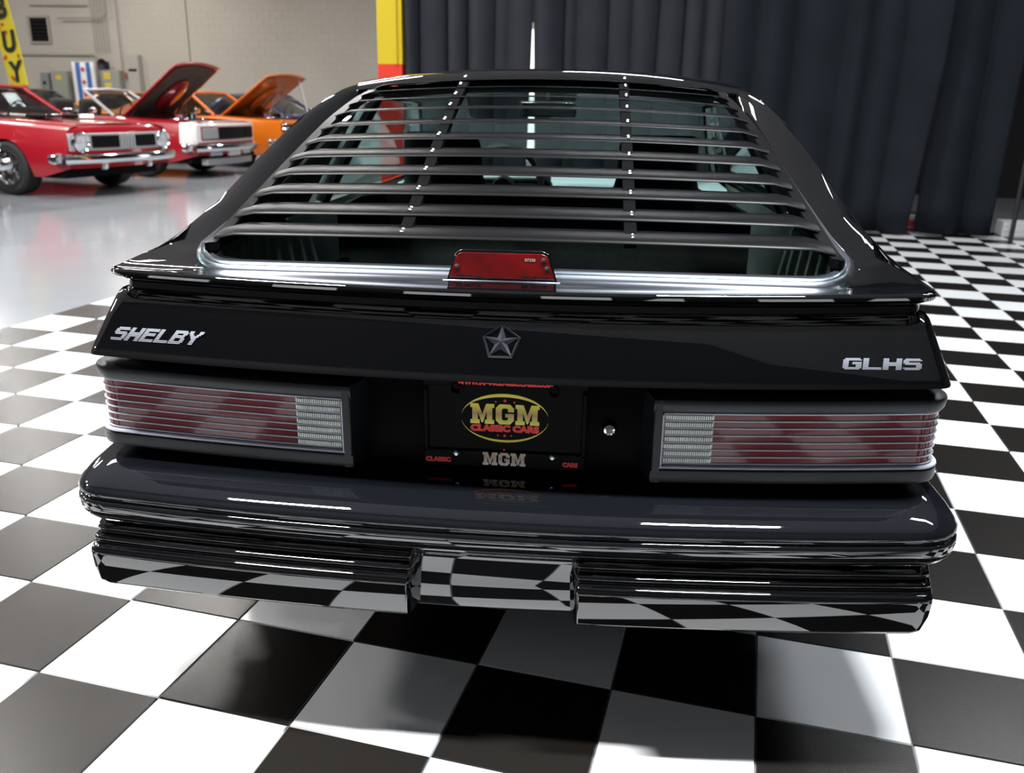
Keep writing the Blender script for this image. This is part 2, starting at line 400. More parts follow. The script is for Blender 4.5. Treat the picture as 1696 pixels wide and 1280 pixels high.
def lamp(side):
    hf = lambda z: .828
    h = lamp_strip('tail_lamp', side, [(-.05, .698), (-.012, .698), (0, .692), (.002, .688), (0, .672), (-.004, .666), (-.016, .664), (-.018, .560), (-.004, .556), (.001, .552), (.002, .535), (0, .529), (-.006, .526), (-.06, .526)], 'plastic', car)
    # inner end of the housing
    z0, z1 = .530, .6925
    e = MB(); y0 = .098+.045*(.285/.828)**2
    e.add([(side*.287, y0, z0), (side*.302, y0-.001, z0), (side*.302, y0-.001, z1), (side*.287, y0, z1), (side*.266, .178, z0-.002), (side*.272, .178, z1)],
          [(0, 1, 2, 3), (0, 3, 5, 4)])
    e.box((side*.294, y0+.014, .612), (.014, .03, .156))
    e.obj('lamp_end_cap', 'plastic', h, bevel=.002)
    lens = [(-.011, .665), (-.009, .664), (-.009, .560), (-.011, .559)]
    lamp_strip('red_lens', side, lens, 'redlens', h, inner=.398)
    lamp_strip('reversing_lens', side, lens, 'whitelens', h, inner=.306, outer_x=.398)
    # lens frame line at the bottom and the inner edge
    lamp_strip('lens_frame', side, [(-.010, .5615), (.001, .5605), (.002, .5575), (-.006, .5560)], 'silver', h, inner=.300)
    for k in range(8):
        z = .5645+k*(.664-.5645)/7; w = .0013 if 0 < k < 7 else .0017
        lamp_strip('rib', side, [(-.0095, z-w), (-.0070, z-w), (-.0062, z), (-.0070, z+w), (-.0095, z+w)], 'silver', h, inner=.306)
    c = MB(); pitch = (.664-.5645)/7
    for r in range(7):
        z = .5645+(r+.5)*pitch
        for q in range(22):
            x = .310+q*.0040; y = .098+.045*(x/.828)**2+.0062
            c.box((side*x, y, z+.012*(x/.828)**2), (.0023, .004, pitch-.0062))
    c.obj('lens_cells', 'celllens', h)['kind'] = 'stuff'
    v = MB(); y0 = .098+.045*(.304/.828)**2
    v.box((side*.3035, y0+.004, .613), (.0022, .010, .104)); v.obj('lens_edge', 'silver', h)
    return h
lamp(-1); lamp(1)
# --- hatch outer panel
HB = .048
hp = [(.736, .20, .785, .03), (.730, .12, .802, .03), (.7225, .086, .812, .03), (.7205, .080, .816, .03), (.7215, .077, .817, .03), (.725, .0775, .817, .03), (.735, .085, .8145, .03),
      (.760, .106, .809, .03), (.790, .131, .802, .03), (.815, .152, .796, .03), (.826, .163, .793, .03), (.832, .175, .790, .03)]
planloft('hatch_panel', hp, 'paint', car, HB, L=.55, zend=.010, taper=.012, nmid=32)
# --- spoiler lip (outer faces), its top meets the hatch frame
def zl(Y):   # height of the louvre slat edges along the car
    K = [(.30, .912), (.371, .942), (.451, .976), (.622, 1.051), (.79, 1.124), (.966, 1.198), (1.056, 1.229), (1.14, 1.256), (1.23, 1.279), (1.40, 1.305)]
    for (a, za), (b, zb) in zip(K, K[1:]):
        if Y <= b or b == 1.40: return za+(zb-za)*(Y-a)/(b-a)
def zg(x, Y): return zl(Y)-.039-.013*min(1, max(0, (Y-.33)/.5))-.030*(x/.6)**2*min(1, max(0, (Y-.4)/.5))*.6
def hwg(Y): return .672-(Y-.33)*.150     # half width of the glass
SP0, SPB = .152, .048
def sp(z, y0, hw, rc=.03): return (z, y0, hw, rc)
lip = [(.8775, SP0, .789, .03), (.8760, SP0-.004, .792, .032), (.871, SP0-.007, .794, .034), (.866, SP0-.006, .793, .034), (.862, SP0-.001, .789, .03), (.852, SP0+.028, .782, .03), (.846, SP0+.034, .780, .03),
       (.834, SP0+.033, .780, .03), (.831, SP0+.028, .783, .03), (.827, SP0+.026, .784, .03), (.824, SP0+.030, .782, .03), (.822, SP0+.05, .775, .03)]
planloft('spoiler', lip, 'paint', car, SPB, L=.26, zend=.011, taper=.028, nmid=32, ang=40)
# --- hatch frame: from the glass trim out to the pillar crests and the spoiler lip
TW = .034
def trim_loop(off):
    """outline of the glass (open at the top), offset outwards; (x,Y) left-top -> bottom -> right-top"""
    rc = .075; y0 = .325; pts = []
    Ys = [1.30, 1.2, 1.1, 1.0, .9, .8, .7, .6, .5]
    L = [(-hwg(Y), Y) for Y in Ys]
    hb = hwg(y0)
    cx, cy = -(hb-rc-.004), y0+rc
    arc = [(cx-rc*math.cos(PI/2*i/6)-.002*(1-i/6), cy-rc*math.sin(PI/2*i/6)) for i in range(7)]
    bot = [(cx+(-2*cx)*i/24, y0) for i in range(1, 24)]
    P = L+arc+bot+[(-x, y) for x, y in arc[::-1]]+[(-x, y) for x, y in L[::-1]]
    out = []
    for i, p in enumerate(P):
        a, b = P[max(i-1, 0)], P[min(i+1, len(P)-1)]
        tx, ty = b[0]-a[0], b[1]-a[1]; l = math.hypot(tx, ty); nx, ny = ty/l, -tx/l
        out.append((p[0]+nx*-off*-1 if False else p[0]+ny*0+(nx*off), p[1]+ny*off))
    return out
def trim_rows(off, dz):
    rows = []
    for (x, Y) in trim_loop(off):
        xi = max(-hwg(max(Y, .33)), min(hwg(max(Y, .33)), x))
        rows.append(Vector((x, Y, zg(xi, max(Y, .31))+dz)))
    return rows
# direction check: bottom offset must go to smaller Y
if trim_loop(.03)[25][1] > .325:
    _tl = trim_loop
    def trim_loop(off, _f=_tl): return _f(-off)
gridobj('window_trim', [trim_rows(-.012, -.004), trim_rows(-.010, .001), trim_rows(0, .003), trim_rows(.004, -.001), trim_rows(.008, -.001), trim_rows(.012, .002), trim_rows(.019, -.002), trim_rows(.022, -.008)], 'gunmetal', car, ang=40)
inner = trim_rows(.021, -.006)
def crest(Y):
    K = [(.42, .764, .914), (.6, .738, .972), (.8, .695, 1.072), (1.0, .648, 1.168), (1.2, .605, 1.236), (1.34, .578, 1.262)]
    for (a, xa, za), (b, xb, zb) in zip(K, K[1:]):
        if Y <= b: t = (Y-a)/(b-a); return xa+(xb-xa)*t, za+(zb-za)*t
    return K[-1][1:]
pp = planpath(SP0, .789, SPB, .03, .26, .028, nmid=32)
pz = lambda x, y: .8775+.011*(x/.789)**2+max(0, y-.24)*.12
outer = [Vector((-crest(Y)[0], Y, crest(Y)[1])) for Y in (1.34, 1.24, 1.14, 1.03, .92, .81, .70, .60, .50)]
k0 = len(inner)
mid = [Vector((x, y, pz(x, y))) for x, y in pp]
# resample the spoiler rim to the number of points of arc + bottom + arc
need = k0-18
def resample(P, n):
    d = [0]
    for a, b in zip(P, P[1:]): d.append(d[-1]+(b-a).length)
    out = []
    for i in range(n):
        t = d[-1]*i/(n-1); j = max(q for q in range(len(P)) if d[q] <= t+1e-9); j = min(j, len(P)-2)
        out.append(P[j].lerp(P[j+1], min(1, max(0, (t-d[j])/(d[j+1]-d[j])))))
    return out
# left side and corner, bottom, right: keep the corner of the rim at the corner of the glass
half = [p for p in mid if p.x < -.755]; nb = 7
cornerL = resample(half, nb); cornerR = [Vector((-p.x, p.y, p.z)) for p in cornerL[::-1]]
bott = resample([p for p in mid if abs(p.x) <= .7551] and [cornerL[-1]]+[p for p in mid if abs(p.x) <= .755]+[cornerR[0]], 25)[1:-1]
outer = outer+cornerL+bott+cornerR+[Vector((-p.x, p.y, p.z)) for p in outer[::-1]]
rows = []
for t in (0, .12, .35, .6, .8, .93, 1):
    row = []
    for a, b in zip(inner, outer):
        p = a.lerp(b, t); dy = .010*math.sin(PI*t) if abs(a.x) > .3 and a.y > .45 else -.004*math.sin(PI*t)
        p.z += dy; row.append(p)
    rows.append(row)
gridobj('hatch_frame', rows, 'paint', car, ang=50)
# --- sail panel: pillar crest down to the belt line, both sides
for s in (-1, 1):
    rows = []
    for Y in (1.34, 1.2, 1.1, 1.0, .9, .8, .7, .6, .5, .42, .34, .26):
        x, z = crest(Y) if Y > .42 else (.764+.02*(.42-Y)/.16, .914-.028*(.42-Y)/.16)
        zb = .862; rows.append([Vector((s*x, Y, z)), Vector((s*(x+.012), Y, z-.012)), Vector((s*(x*.5+.412), Y, (z+zb)/2+.01)), Vector((s*.806, Y, zb))])
    gridobj('sail_panel', rows, 'paint', car, ang=60)
# --- roof
def roofrow(Y, hw, ze, zc, n=16): return [Vector((hw*(2*i/n-1), Y, zc-(zc-ze)*abs(2*i/n-1)**2.4)) for i in range(n+1)]
rr = [roofrow(1.295, .566, 1.243, 1.276), roofrow(1.31, .572, 1.252, 1.286), roofrow(1.34, .575, 1.262, 1.303), roofrow(1.40, .580, 1.270, 1.312), roofrow(1.6, .585, 1.272, 1.320), roofrow(1.9, .58, 1.268, 1.318), roofrow(2.15, .57, 1.252, 1.304), roofrow(2.22, .565, 1.24, 1.292)]
gridobj('roof_panel', rr, 'paint', car, ang=60)
gridobj('header_trim', [[p+Vector((0, -.004, -.006)) for p in roofrow(1.262, .525, 1.232, 1.262)], [p for p in roofrow(1.27, .53, 1.238, 1.270)], roofrow(1.295, .535, 1.243, 1.276)], 'gunmetal', car, ang=60)
gridobj('headliner', [[Vector((p.x*.97, p.y, p.z-.035)) for p in r] for r in rr], 'headliner', car)
for s in (-1, 1):
    MB().tube([(s*.57, 1.36, 1.235), (s*.585, 1.42, 1.242), (s*.598, 1.7, 1.248), (s*.585, 2.2, 1.225), (s*.66, 2.62, 1.05), (s*.74, 3.0, .90)], .026, 10).obj('roof_rail', 'paint', car, smooth=True)
    MB().tube([(s*.60, 1.72, 1.25), (s*.80, 1.62, .87)], .024, 8).obj('door_pillar', 'matte', car, smooth=True)
# --- glass
def glassrow(Y): return [Vector((hwg(Y)*(2*i/14-1), Y, zg(hwg(Y)*(2*i/14-1), Y))) for i in range(15)]
gridobj('rear_glass', [glassrow(Y) for Y in (.318, .4, .5, .6, .7, .8, .9, 1.0, 1.1, 1.2, 1.27)], 'glass', car)
gridobj('windshield', [[Vector((x*(1+.28*t), 2.2+.82*t+.0, 1.27-.36*t-.03*x*x)) for x in [(-.55+1.1*i/10) for i in range(11)]] for t in [k/6 for k in range(7)]], 'clear', car)
for s in (-1, 1):
    gridobj('quarter_window', [[Vector((s*.592, 1.34, 1.243)), Vector((s*.806, 1.34, .872))], [Vector((s*.598, 1.70, 1.24)), Vector((s*.806, 1.62, .872))]], 'glass', car)
    gridobj('door_window', [[Vector((s*.598, 1.74, 1.24)), Vector((s*.806, 1.64, .872))], [Vector((s*.585, 2.2, 1.22)), Vector((s*.806, 2.3, .872))], [Vector((s*.72, 2.9, .93)), Vector((s*.80, 2.9, .872))]], 'glass', car)
# --- body sides with wheel arches
def bodyside(name, ys, zb, zt, xf, axles, rad, mat, parent, s, rows=9, zc=.31):
    R = []
    for y in ys:
        b = zb(y)
        for a in axles:
            d = abs(y-a)
            if d < rad: b = max(b, zc+math.sqrt(max(0, rad*rad-d*d)))
        R.append([Vector((s*xf(y, b+(zt(y)-b)*k/rows), y, b+(zt(y)-b)*k/rows)) for k in range(rows+1)])
    return gridobj(name, R, mat, parent, ang=50)
def yl(a, b, step=.05, extra=()):
    n = int((b-a)/step); return sorted([a+(b-a)*i/n for i in range(n+1)]+list(extra))
def sidex(y, z):
    t = (z-.55)/.33; base = .832-.035*max(0, t)**2-.05*max(0, -t)**2
    return base-.10*max(0, (y-3.9)/.5)**2
for s in (-1, 1):
    bodyside('body_side', yl(.34, 4.35, .04), lambda y: .22 if y > .55 else .30, lambda y: .865 if y < 2.9 else .865-.06*(y-2.9)/1.4, sidex, (.98, 3.43), .335, 'paint', car, s)
    for ax in (.98, 3.43):
        w = MB().lathe([(-.10, .19), (-.105, .27), (-.09, .305), (0, .312), (.09, .305), (.105, .27), (.10, .19), (-.10, .19)], 36, 'x', (s*.70, ax, .312)).obj('wheel', 'tyre', car, smooth=True)
        q = MB().lathe([(s*.06, .02), (s*.085, .05), (s*.08, .07)], 24, 'x', (s*.70, ax, .312)); q.lathe([(s*.075, .165), (s*.10, .175), (s*.10, .192), (s*.06, .192), (s*.06, .165)], 32, 'x', (s*.70, ax, .312))
        for k in range(8):
            a = 2*PI*k/8; q.box((s*.775, ax+.115*math.cos(a), .312+.115*math.sin(a)), (.025, .13, .04), Matrix.Rotation(a, 3, 'X'))
        q.obj('rim', 'rim', w, smooth=True)
# hood and nose
gridobj('hood', [[Vector((x, y, .885+.03*(1-(x/.75)**2)-.10*max(0, (y-2.95)/1.4)**1.2)) for x in [-.75+.15*i for i in range(11)]] for y in (2.95, 3.2, 3.5, 3.8, 4.1, 4.35)], 'paint', car)
for s in (-1, 1):
    gridobj('fender_top', [[Vector((s*.80-s*.0, y, .865-.06*max(0, (y-2.9)/1.4))), Vector((s*.75, y, .886-.10*max(0, (y-2.95)/1.4)**1.2))] for y in (2.9, 3.3, 3.8, 4.2, 4.36)], 'paint', car)
nose = MB(); nose.add(*grid([[Vector((x, 4.36+.06*(1-(x/.8)**2)+dy, z)) for x in [-.75+.125*i for i in range(13)]] for z, dy in ((.80, 0), (.70, .04), (.55, .08), (.42, .06), (.25, .0))])); nose.obj('front_bumper', 'paint', car, smooth=True)
MB().box((0, 2.3, .27), (1.40, 3.9, .10)).obj('underbody', 'matte', car, bevel=.02)
MB().tube([(-.42, .45, .28), (-.42, .20, .265)], .025, 12).obj('exhaust_pipe', 'chrome', car, smooth=True)

# --- louvre
n = 11
SY = [.371+.0857*k for k in range(11)]
def slat(k):
    Y = SY[k]; z = zl(Y); hw = .648-(Y-.371)*.166; cr = .004+.020*k/10
    tilt = [.0125, .0125, .0125, .0125, .0120, .0095, .0065, .0035, .0015, 0, -.001][k]; q = tilt/.0125; th = 1 if k < 5 else max(.35, 1-.13*(k-4))
    prof = [(.0, -.005*th), (.0015, -.0018*th), (.010, .0028*q), (.026, .0080*q+.0003), (.052, .0115*q+.0005), (.075, tilt+.001), (.077, tilt), (.075, tilt-.001), (.05, .0100*q-.0009), (.024, .0062*q-.0014*th), (.008, .0008*q-.0016*th), (.003, -.0040*th)]
    rows = []
    xs = [-hw+2*hw*i/28 for i in range(29)]
    for x in xs:
        e = max(0, (abs(x)/hw-.972)/.028)
        rows.append([Vector((x*(1+.010*(dy/.075)*-1), Y+dy+.004*e*e, z+dz-cr*(x/hw)**2-.009*e*e)) for dy, dz in prof])
    return gridobj('louvre_slat', rows, 'louver', car, close=True, caps=True, ang=45)
for k in range(11): slat(k)
for s in (-1, 1):      # side rails and the two straps under the slats
    rows = []
    for Y in [.352, .362]+[.40+.05*i for i in range(18)]:
        h = .650-(Y-.371)*.162; z = zl(max(Y, .371))-.010-.018*min(1, (Y-.37))
        w = .004 if Y < .356 else .012
        rows.append([Vector((s*(h-w*1.2), Y, z-.012)), Vector((s*(h+w), Y, z-.014)), Vector((s*(h+w), Y, z-.030)), Vector((s*(h-w*1.2), Y, z-.030))])
    gridobj('louvre_rail', rows, 'louver', car, close=True, caps=True, ang=40)
    rows = []
    for Y in [.40+.0428*i for i in range(20)]:
        x = s*(.238-.012*(Y-.4)); ww = .013; z = zl(Y)-.008
        rows.append([Vector((x-ww, Y, z)), Vector((x+ww, Y, z)), Vector((x+ww, Y, z-.022)), Vector((x-ww, Y, z-.022))])
    gridobj('louvre_strap', rows, 'strap', car, close=True, caps=True, ang=40)
    for k in range(11):
        Y = SY[k]; x = s*(.238-.012*(Y-.4)); z = zl(Y)-(.004+.02*k/10)*(x/.6)**2
        mb = MB()
        for dy, dz in ((.020, .0064), (.038, .0098)): mb.lathe([(.0030, .0001), (.0026, .0025), (.0, .0042)], 10, 'z', (x+s*.004, Y+dy, z+dz))
        mb.obj('louvre_screw', 'screw', car, smooth=True)
# --- high brake light
bl = MB(); BX = -.018
def rrect(w0, w1, z0, z1, r):
    P = [(-w0, z0), (w0, z0)]
    for i in range(6): a = PI/2*i/5; P.append((w1-r+r*math.cos(a), z1-r+r*math.sin(a)))
    for i in range(6): a = PI/2+PI/2*i/5; P.append((-w1+r+r*math.cos(a), z1-r+r*math.sin(a)))
    return P
hz = .8705
P0 = rrect(.1115, .098, 0, .060, .02)
BM = TR(BX, .285, hz) @ Matrix.Rotation(-.15, 4, 'X')
h = MB().poly(P0, .055).xf(BM).obj('brake_light', 'paint', car, bevel=.003, seg=3)
lp = rrect(.1060, .094, .004, .054, .016)
MB().poly(lp, .004).xf(BM @ TR(0, -.0035, 0)).obj('lens', 'brakelens', h, bevel=.001)
MB().box((0, -.006, -.002), (.236, .010, .004)).xf(BM).obj('lamp_base', 'gunmetal', h, bevel=.0015)
for x, z in ((-.090, .026), (.090, .026), (.083, .042)):
    MB().lathe([(-.0065, .0001), (-.0065, .0022), (-.0055, .0045), (-.003, .0052), (-.002, .0052)], 14, 'y').xf(BM @ TR(x, 0, z)).obj('screw', 'screw', h, smooth=True)
text('lens_lettering', '07330', .0085, 'printsilver', h, BM @ TR(.056, -.0040, .039))
text('lens_lettering', 'DOT SAE A I 84', .0075, 'darkbadge', h, BM @ TR(-.066, -.0040, .006))
text('lens_lettering', 'DOT AC613 AC', .0075, 'darkbadge', h, BM @ TR(.066, -.0040, .006))
# --- badges on the hatch panel (slope of the panel: rear point low)
PT = -math.atan2(.080, .100)          # lean back
def panel_y(x, z):                    # y of the hatch panel surface
    z = z-.010*(x/.81)**2
    K = [(.7145, .0745), (.733, .083), (.760, .106), (.790, .131), (.815, .152), (.832, .175)]
    for (a, ya), (b, yb) in zip(K, K[1:]):
        if z <= b: return ya+(yb-ya)*(z-a)/(b-a)+HB*(x/.81)**2
    return .17
def on_panel(x, z, off=.0012):
    y = panel_y(x, z); lean = math.atan2(panel_y(x, z+.01)-panel_y(x, z-.01), .02)
    yaw = math.atan(2*HB*x/.81**2)
    return TR(x, y, z) @ Matrix.Rotation(yaw, 4, 'Z') @ Matrix.Rotation(-lean, 4, 'X') @ TR(0, -off, 0)
G = {
 'S': ['.########.', '##########', '###.......', '#########.', '.#########', '.......###', '.......###', '##########', '.########.'],
 'H': ['###....###', '###....###', '###....###', '##########', '##########', '##########', '###....###', '###....###', '###....###'],
 'E': ['##########', '##########', '###.......', '#########.', '#########.', '###.......', '###.......', '##########', '##########'],
 'L': ['###.......', '###.......', '###.......', '###.......', '###.......', '###.......', '###.......', '##########', '##########'],
 'B': ['#########.', '##########', '###....###', '#########.', '#########.', '###....###', '###....###', '##########', '#########.'],
 'Y': ['###....###', '###....###', '.###..###.', '..######..', '...####...', '....###...', '....###...', '....###...', '....###...'],
 'G': ['.########.', '##########', '###.......', '###..#####', '###..#####', '###....###', '###....###', '##########', '.########.'],
}
def striped(word, W_, Hh, shear, gap=.4, shiftup=None):
    mb = MB(); n = len(word); cw = W_/(n*10+(n-1)*gap*2); x0 = 0; rh = Hh/9
    for ch in word:
        for r, row in enumerate(G[ch]):
            fill = .90-.38*r/8; zt = Hh-r*rh; zb_ = zt-rh*fill; c = 0
            while c < 10:
                if row[c] == '#':
                    e = c
                    while e < 10 and row[e] == '#': e += 1
                    a, b = x0+c*cw, x0+e*cw
                    mb.poly([(a+shear*zb_, zb_), (b+shear*zb_, zb_), (b+shear*zt, zt), (a+shear*zt, zt)], .0012); c = e
                else: c += 1
        x0 += cw*(10+gap*2)
    return mb
striped('SHELBY', .184, .0300, .42).xf(on_panel(-.680, .757) @ TR(-.094, 0, 0)).obj('name_badge', 'badge', car)['label'] = 'silver striped lettering at the left end of the tail'
striped('GLHS', .143, .0235, .26).xf(on_panel(.688, .758) @ TR(-.072, 0, 0)).obj('name_badge', 'badge', car)['label'] = 'silver striped lettering at the right end of the tail'
# five-sided emblem with a star of ridges
em = on_panel(-.001, .7845, .0015)
R1 = .039
pen = [(R1*math.sin(2*PI*k/5), R1*math.cos(2*PI*k/5)) for k in range(5)]
pin = [(.80*x, .80*z) for x, z in pen]
mb = MB()
for k in range(5):
    a, b, c, d = pen[k], pen[(k+1) % 5], pin[(k+1) % 5], pin[k]
    e = [(.9*p[0], .9*p[1]) for p in (a, b)]
    V = [(a[0], .003, a[1]), (b[0], .003, b[1]), (e[1][0], -.003, e[1][1]), (e[0][0], -.003, e[0][1]), (c[0], .003, c[1]), (d[0], .003, d[1])]
    mb.add(V, [(0, 1, 2, 3), (3, 2, 4, 5)])
star = []
for k in range(10):
    r = .90*R1 if k % 2 == 0 else .33*R1; star.append((r*math.sin(2*PI*k/10), r*math.cos(2*PI*k/10)))
for k in range(10):
    a, b = star[k], star[(k+1) % 10]; mb.add([(0, -.006, 0), (a[0], .001 if k % 2 else -.002, a[1]), (b[0], -.002 if k % 2 else .001, b[1])], [(0, 1, 2)])
mb.xf(em).obj('star_emblem', 'darkbadge', car)
# --- licence plate
pl = MB(); PX, PY = .005, .150
pm = TR(PX, PY, 0)
plate = MB().box((PX, PY, .616), (.300, .004, .160)).obj('licence_plate', 'plate', car, bevel=.0015)
def frame_ring(w0, z0, z1, t, y, th):
    mb = MB(); x0, x1 = -w0, w0
    mb.box((0, y, z1-t[0]/2), (2*w0, th, t[0])); mb.box((0, y, z0+t[1]/2), (2*w0, th, t[1]))
    mb.box((x0+t[2]/2, y, (z0+z1)/2), (t[2], th, z1-z0-t[0]-t[1])); mb.box((x1-t[2]/2, y, (z0+z1)/2), (t[2], th, z1-z0-t[0]-t[1])); return mb
frame_ring(.158, .527, .711, (.019, .034, .009), 0, .008).xf(TR(PX, PY-.004, 0)).obj('plate_frame', 'plate', plate, bevel=.002)
for x in (-.094, .094):
    MB().lathe([(-.010, .0095), (-.0085, .0125), (-.002, .0125)], 20, 'y').xf(TR(PX+x, PY, .688)).obj('frame_tab', 'plate', plate, smooth=True)
    MB().lathe([(-.013, .0001), (-.013, .003), (-.011, .0058), (-.004, .0062)], 16, 'y').xf(TR(PX+x, PY, .5535)).obj('plate_screw', 'screw', plate, smooth=True)
def Mglyph(x): return [(x+a, b) for a, b in [(0, 1), (.42, 1), (.625, .48), (.83, 1), (1.25, 1), (1.25, .80), (1.15, .80), (1.15, .20), (1.25, .20), (1.25, 0), (.76, 0), (.76, .20), (.86, .20), (.86, .60), (.66, .06), (.59, .06), (.39, .60), (.39, .20), (.49, .20), (.49, 0), (0, 0), (0, .20), (.1, .20), (.1, .80), (0, .80)]]
def Gglyph(x): return [(x+a, b) for a, b in [(.2, 1), (.75, 1), (.95, .8), (.95, .62), (.64, .62), (.64, .74), (.58, .80), (.39, .80), (.32, .73), (.32, .27), (.39, .20), (.58, .20), (.64, .26), (.64, .36), (.50, .36), (.50, .54), (.95, .54), (.95, .2), (.75, 0), (.2, 0), (0, .2), (0, .8)]]
def mgm(w, h, mtx, mat, name, parent):
    mb = MB(); tot = 3.61
    for g in (Mglyph(0), Gglyph(1.33), Mglyph(2.36)):
        mb.poly([((a/tot-.5)*w, b*h) for a, b in g], .0008)
    return mb.xf(mtx).obj(name, mat, parent)
def gradmat(name, c0, c1, c2, z0, z1):
    m = bpy.data.materials.new(name); m.use_nodes = True; nt = m.node_tree; b = nt.nodes['Principled BSDF']; b.inputs['Roughness'].default_value = .5
    tc = nt.nodes.new('ShaderNodeTexCoord'); sx = nt.nodes.new('ShaderNodeSeparateXYZ'); r = nt.nodes.new('ShaderNodeValToRGB'); mr = nt.nodes.new('ShaderNodeMapRange')
    mr.inputs[1].default_value = z0; mr.inputs[2].default_value = z1
    nt.links.new(tc.outputs['Object'], sx.inputs[0]); nt.links.new(sx.outputs[2], mr.inputs[0]); nt.links.new(mr.outputs[0], r.inputs[0]); nt.links.new(r.outputs[0], b.inputs['Base Color'])
    e = r.color_ramp.elements; e[0].color = (*c0, 1); e[1].color = (*c2, 1); e[1].position = 1; q = e.new(.5); q.color = (*c1, 1); return m
M['goldgrad'] = gradmat('print_gold_band', (.85, .78, .12), (.40, .27, .09), (.80, .72, .05), .614, .659)
M['silvergrad'] = gradmat('print_silver_band', (.95, .92, .88), (.55, .42, .30), (.60, .50, .38), .533, .560)
YF = PY-.0024
mgm(.134, .0408, TR(PX, YF, .6160), M['goldgrad'], 'plate_lettering', plate)
mgm(.084, .0265, TR(PX, PY-.0088, .5325), M['silvergrad'], 'frame_lettering', plate)
ftext('plate_lettering', 'CLASSIC CARS', 'printred', plate, PX, YF, .6000, .134, .0148)
ftext('frame_lettering', 'CLASSIC', 'printred', plate, PX-.1300, PY-.0084, .5345, .050, .0105)
ftext('frame_lettering', 'CARS', 'printred', plate, PX+.1290, PY-.0084, .5350, .030, .0105)
ftext('frame_lettering', 'WWW.MGMCLASSICCARS.COM', 'printred', plate, PX, PY-.0084, .6960, .184, .0110)
def crescent(top):
    mb = MB(); a, bq = .085, .0497; O = []; I = []
    for i in range(25):
        t = PI*(.045+.91*i/24); th = (.0062 if top else .0042)*math.sin(PI*i/24)+.0005
        s = 1 if top else -1
        O.append((a*math.cos(t), s*bq*math.sin(t))); I.append(((a-th*.4)*math.cos(t), s*(bq-th)*math.sin(t)))
    v = [(x, 0, z) for x, z in O+I]; return mb.add(v, [(i, i+1, 26+i, 25+i) for i in range(24)])
for top in (True, False): crescent(top).xf(TR(PX, YF, .6285)).obj('plate_oval', 'gold', plate)
def star5(r): return [((r if k % 2 == 0 else r*.42)*math.sin(PI*k/5), (r if k % 2 == 0 else r*.42)*math.cos(PI*k/5)) for k in range(10)]
for x, z, r in ((0, .6640, .0042), (-.018, .6615, .0028), (.018, .6615, .0028), (0, .5925, .0038), (-.013, .5928, .0024), (.013, .5928, .0024), (0, .5655, .0034)):
    MB().poly(star5(r), .0006).xf(TR(PX+x, YF if z > .58 else PY-.0088, z)).obj('printed_star', 'printred', plate)
# lock
MB().lathe([(-.022, .0001), (-.021, .006), (-.020, .0105), (-.016, .0135), (-.004, .0145), (.03, .0150)], 24, 'y', (.207, .176, .610)).obj('hatch_lock', 'chrome', car, smooth=True)
MB().lathe([(-.0235, .0001), (-.0235, .006), (-.022, .0065)], 16, 'y', (.207, .176, .610)).obj('lock_face', 'darkbadge', car, smooth=True)
# --- interior
MB().box((0, .80, .60), (1.36, .92, .04)).obj('cargo_floor', 'carpet', car)
MB().box((0, 1.9, .34), (1.44, 1.5, .04)).obj('cabin_floor', 'carpet', car)
MB().box((0, .30, .78), (1.44, .03, .13)).obj('hatch_sill', 'matte', car)
rs = MB(); rs.add(*grid([[Vector((x, y, z-(.05*max(0, (abs(x)-.48)/.14)**2 if z > .9 else 0))) for x in [-.62+.0775*i for i in range(17)]] for y, z in ((1.20, .55), (1.20, .90), (1.215, .945), (1.26, .958), (1.31, .94), (1.33, .85), (1.36, .55))]))
rs.obj('rear_seat', 'seat', car, smooth=True)
for s in (-1, 1):
    gridobj('side_trim', [[Vector((s*.76, y, .60)), Vector((s*.765, y, .74)), Vector((s*.77, y, .85)), Vector((s*.74, y, min(.87+.0*y, .90)))] for y in (.36, .5, .7, .9, 1.1, 1.35)], 'trimgrey', car, ang=50)
    sw = gridobj('wheelhouse_cover', [[Vector((s*(.76-.20*math.sin(PI*t)**.5*k), .98-.34*math.cos(PI*t), .60+.18*k*math.sin(PI*t))) for t in [i/12 for i in range(13)]] for k in (0, .4, .75, .95, 1.0)], 'trimgrey', car, ang=60)
    gridobj('pillar_trim', [[Vector((s*(crest(Y)[0]-.03), Y, crest(Y)[1]-.03)), Vector((s*.77, Y, .87))] for Y in (.5, .65, .8, .95, 1.1, 1.2, 1.33)], 'matte', car)
    gridobj('door_trim', [[Vector((s*.775, y, .40)), Vector((s*.765, y, .70)), Vector((s*.78, y, .865))] for y in (1.36, 1.7, 2.1, 2.5, 2.9)], 'trimgrey', car, ang=60)
    st = MB(); cx = s*.368
    prof = [(-.26, .0), (-.262, .10), (-.24, .40), (-.19, .475), (-.135, .49)]
    # backrest: rounded slab leaning back
    rows = []
    for t, w, th in ((0, .25, .07), (.25, .262, .075), (.5, .255, .07), (.68, .215, .06), (.74, .145, .05), (.78, .138, .055), (.95, .132, .05), (1.0, .115, .035)):
        z = .45+.665*t; y = 1.82-.20*t
        rows.append([Vector((cx+w*math.copysign(abs(math.cos(a))**.5, math.cos(a)), y+th*math.copysign(abs(math.sin(a))**.7, math.sin(a)), z)) for a in [2*PI*i/20 for i in range(20)]])
    seat = gridobj('front_seat', rows, 'seat', car, close=True, caps=True, ang=60)
    MB().box((cx, 2.02, .47), (.50, .52, .14)).obj('seat_cushion', 'seat', seat, bevel=.04, seg=3)
rim = [(-.235+.165*math.cos(2*PI*i/28), 2.36+.06*math.sin(2*PI*i/28), .872+.165*math.sin(2*PI*i/28)) for i in range(29)]
stw = MB().tube(rim, .016, 8, False).obj('steering_wheel', 'rubber', car, smooth=True)
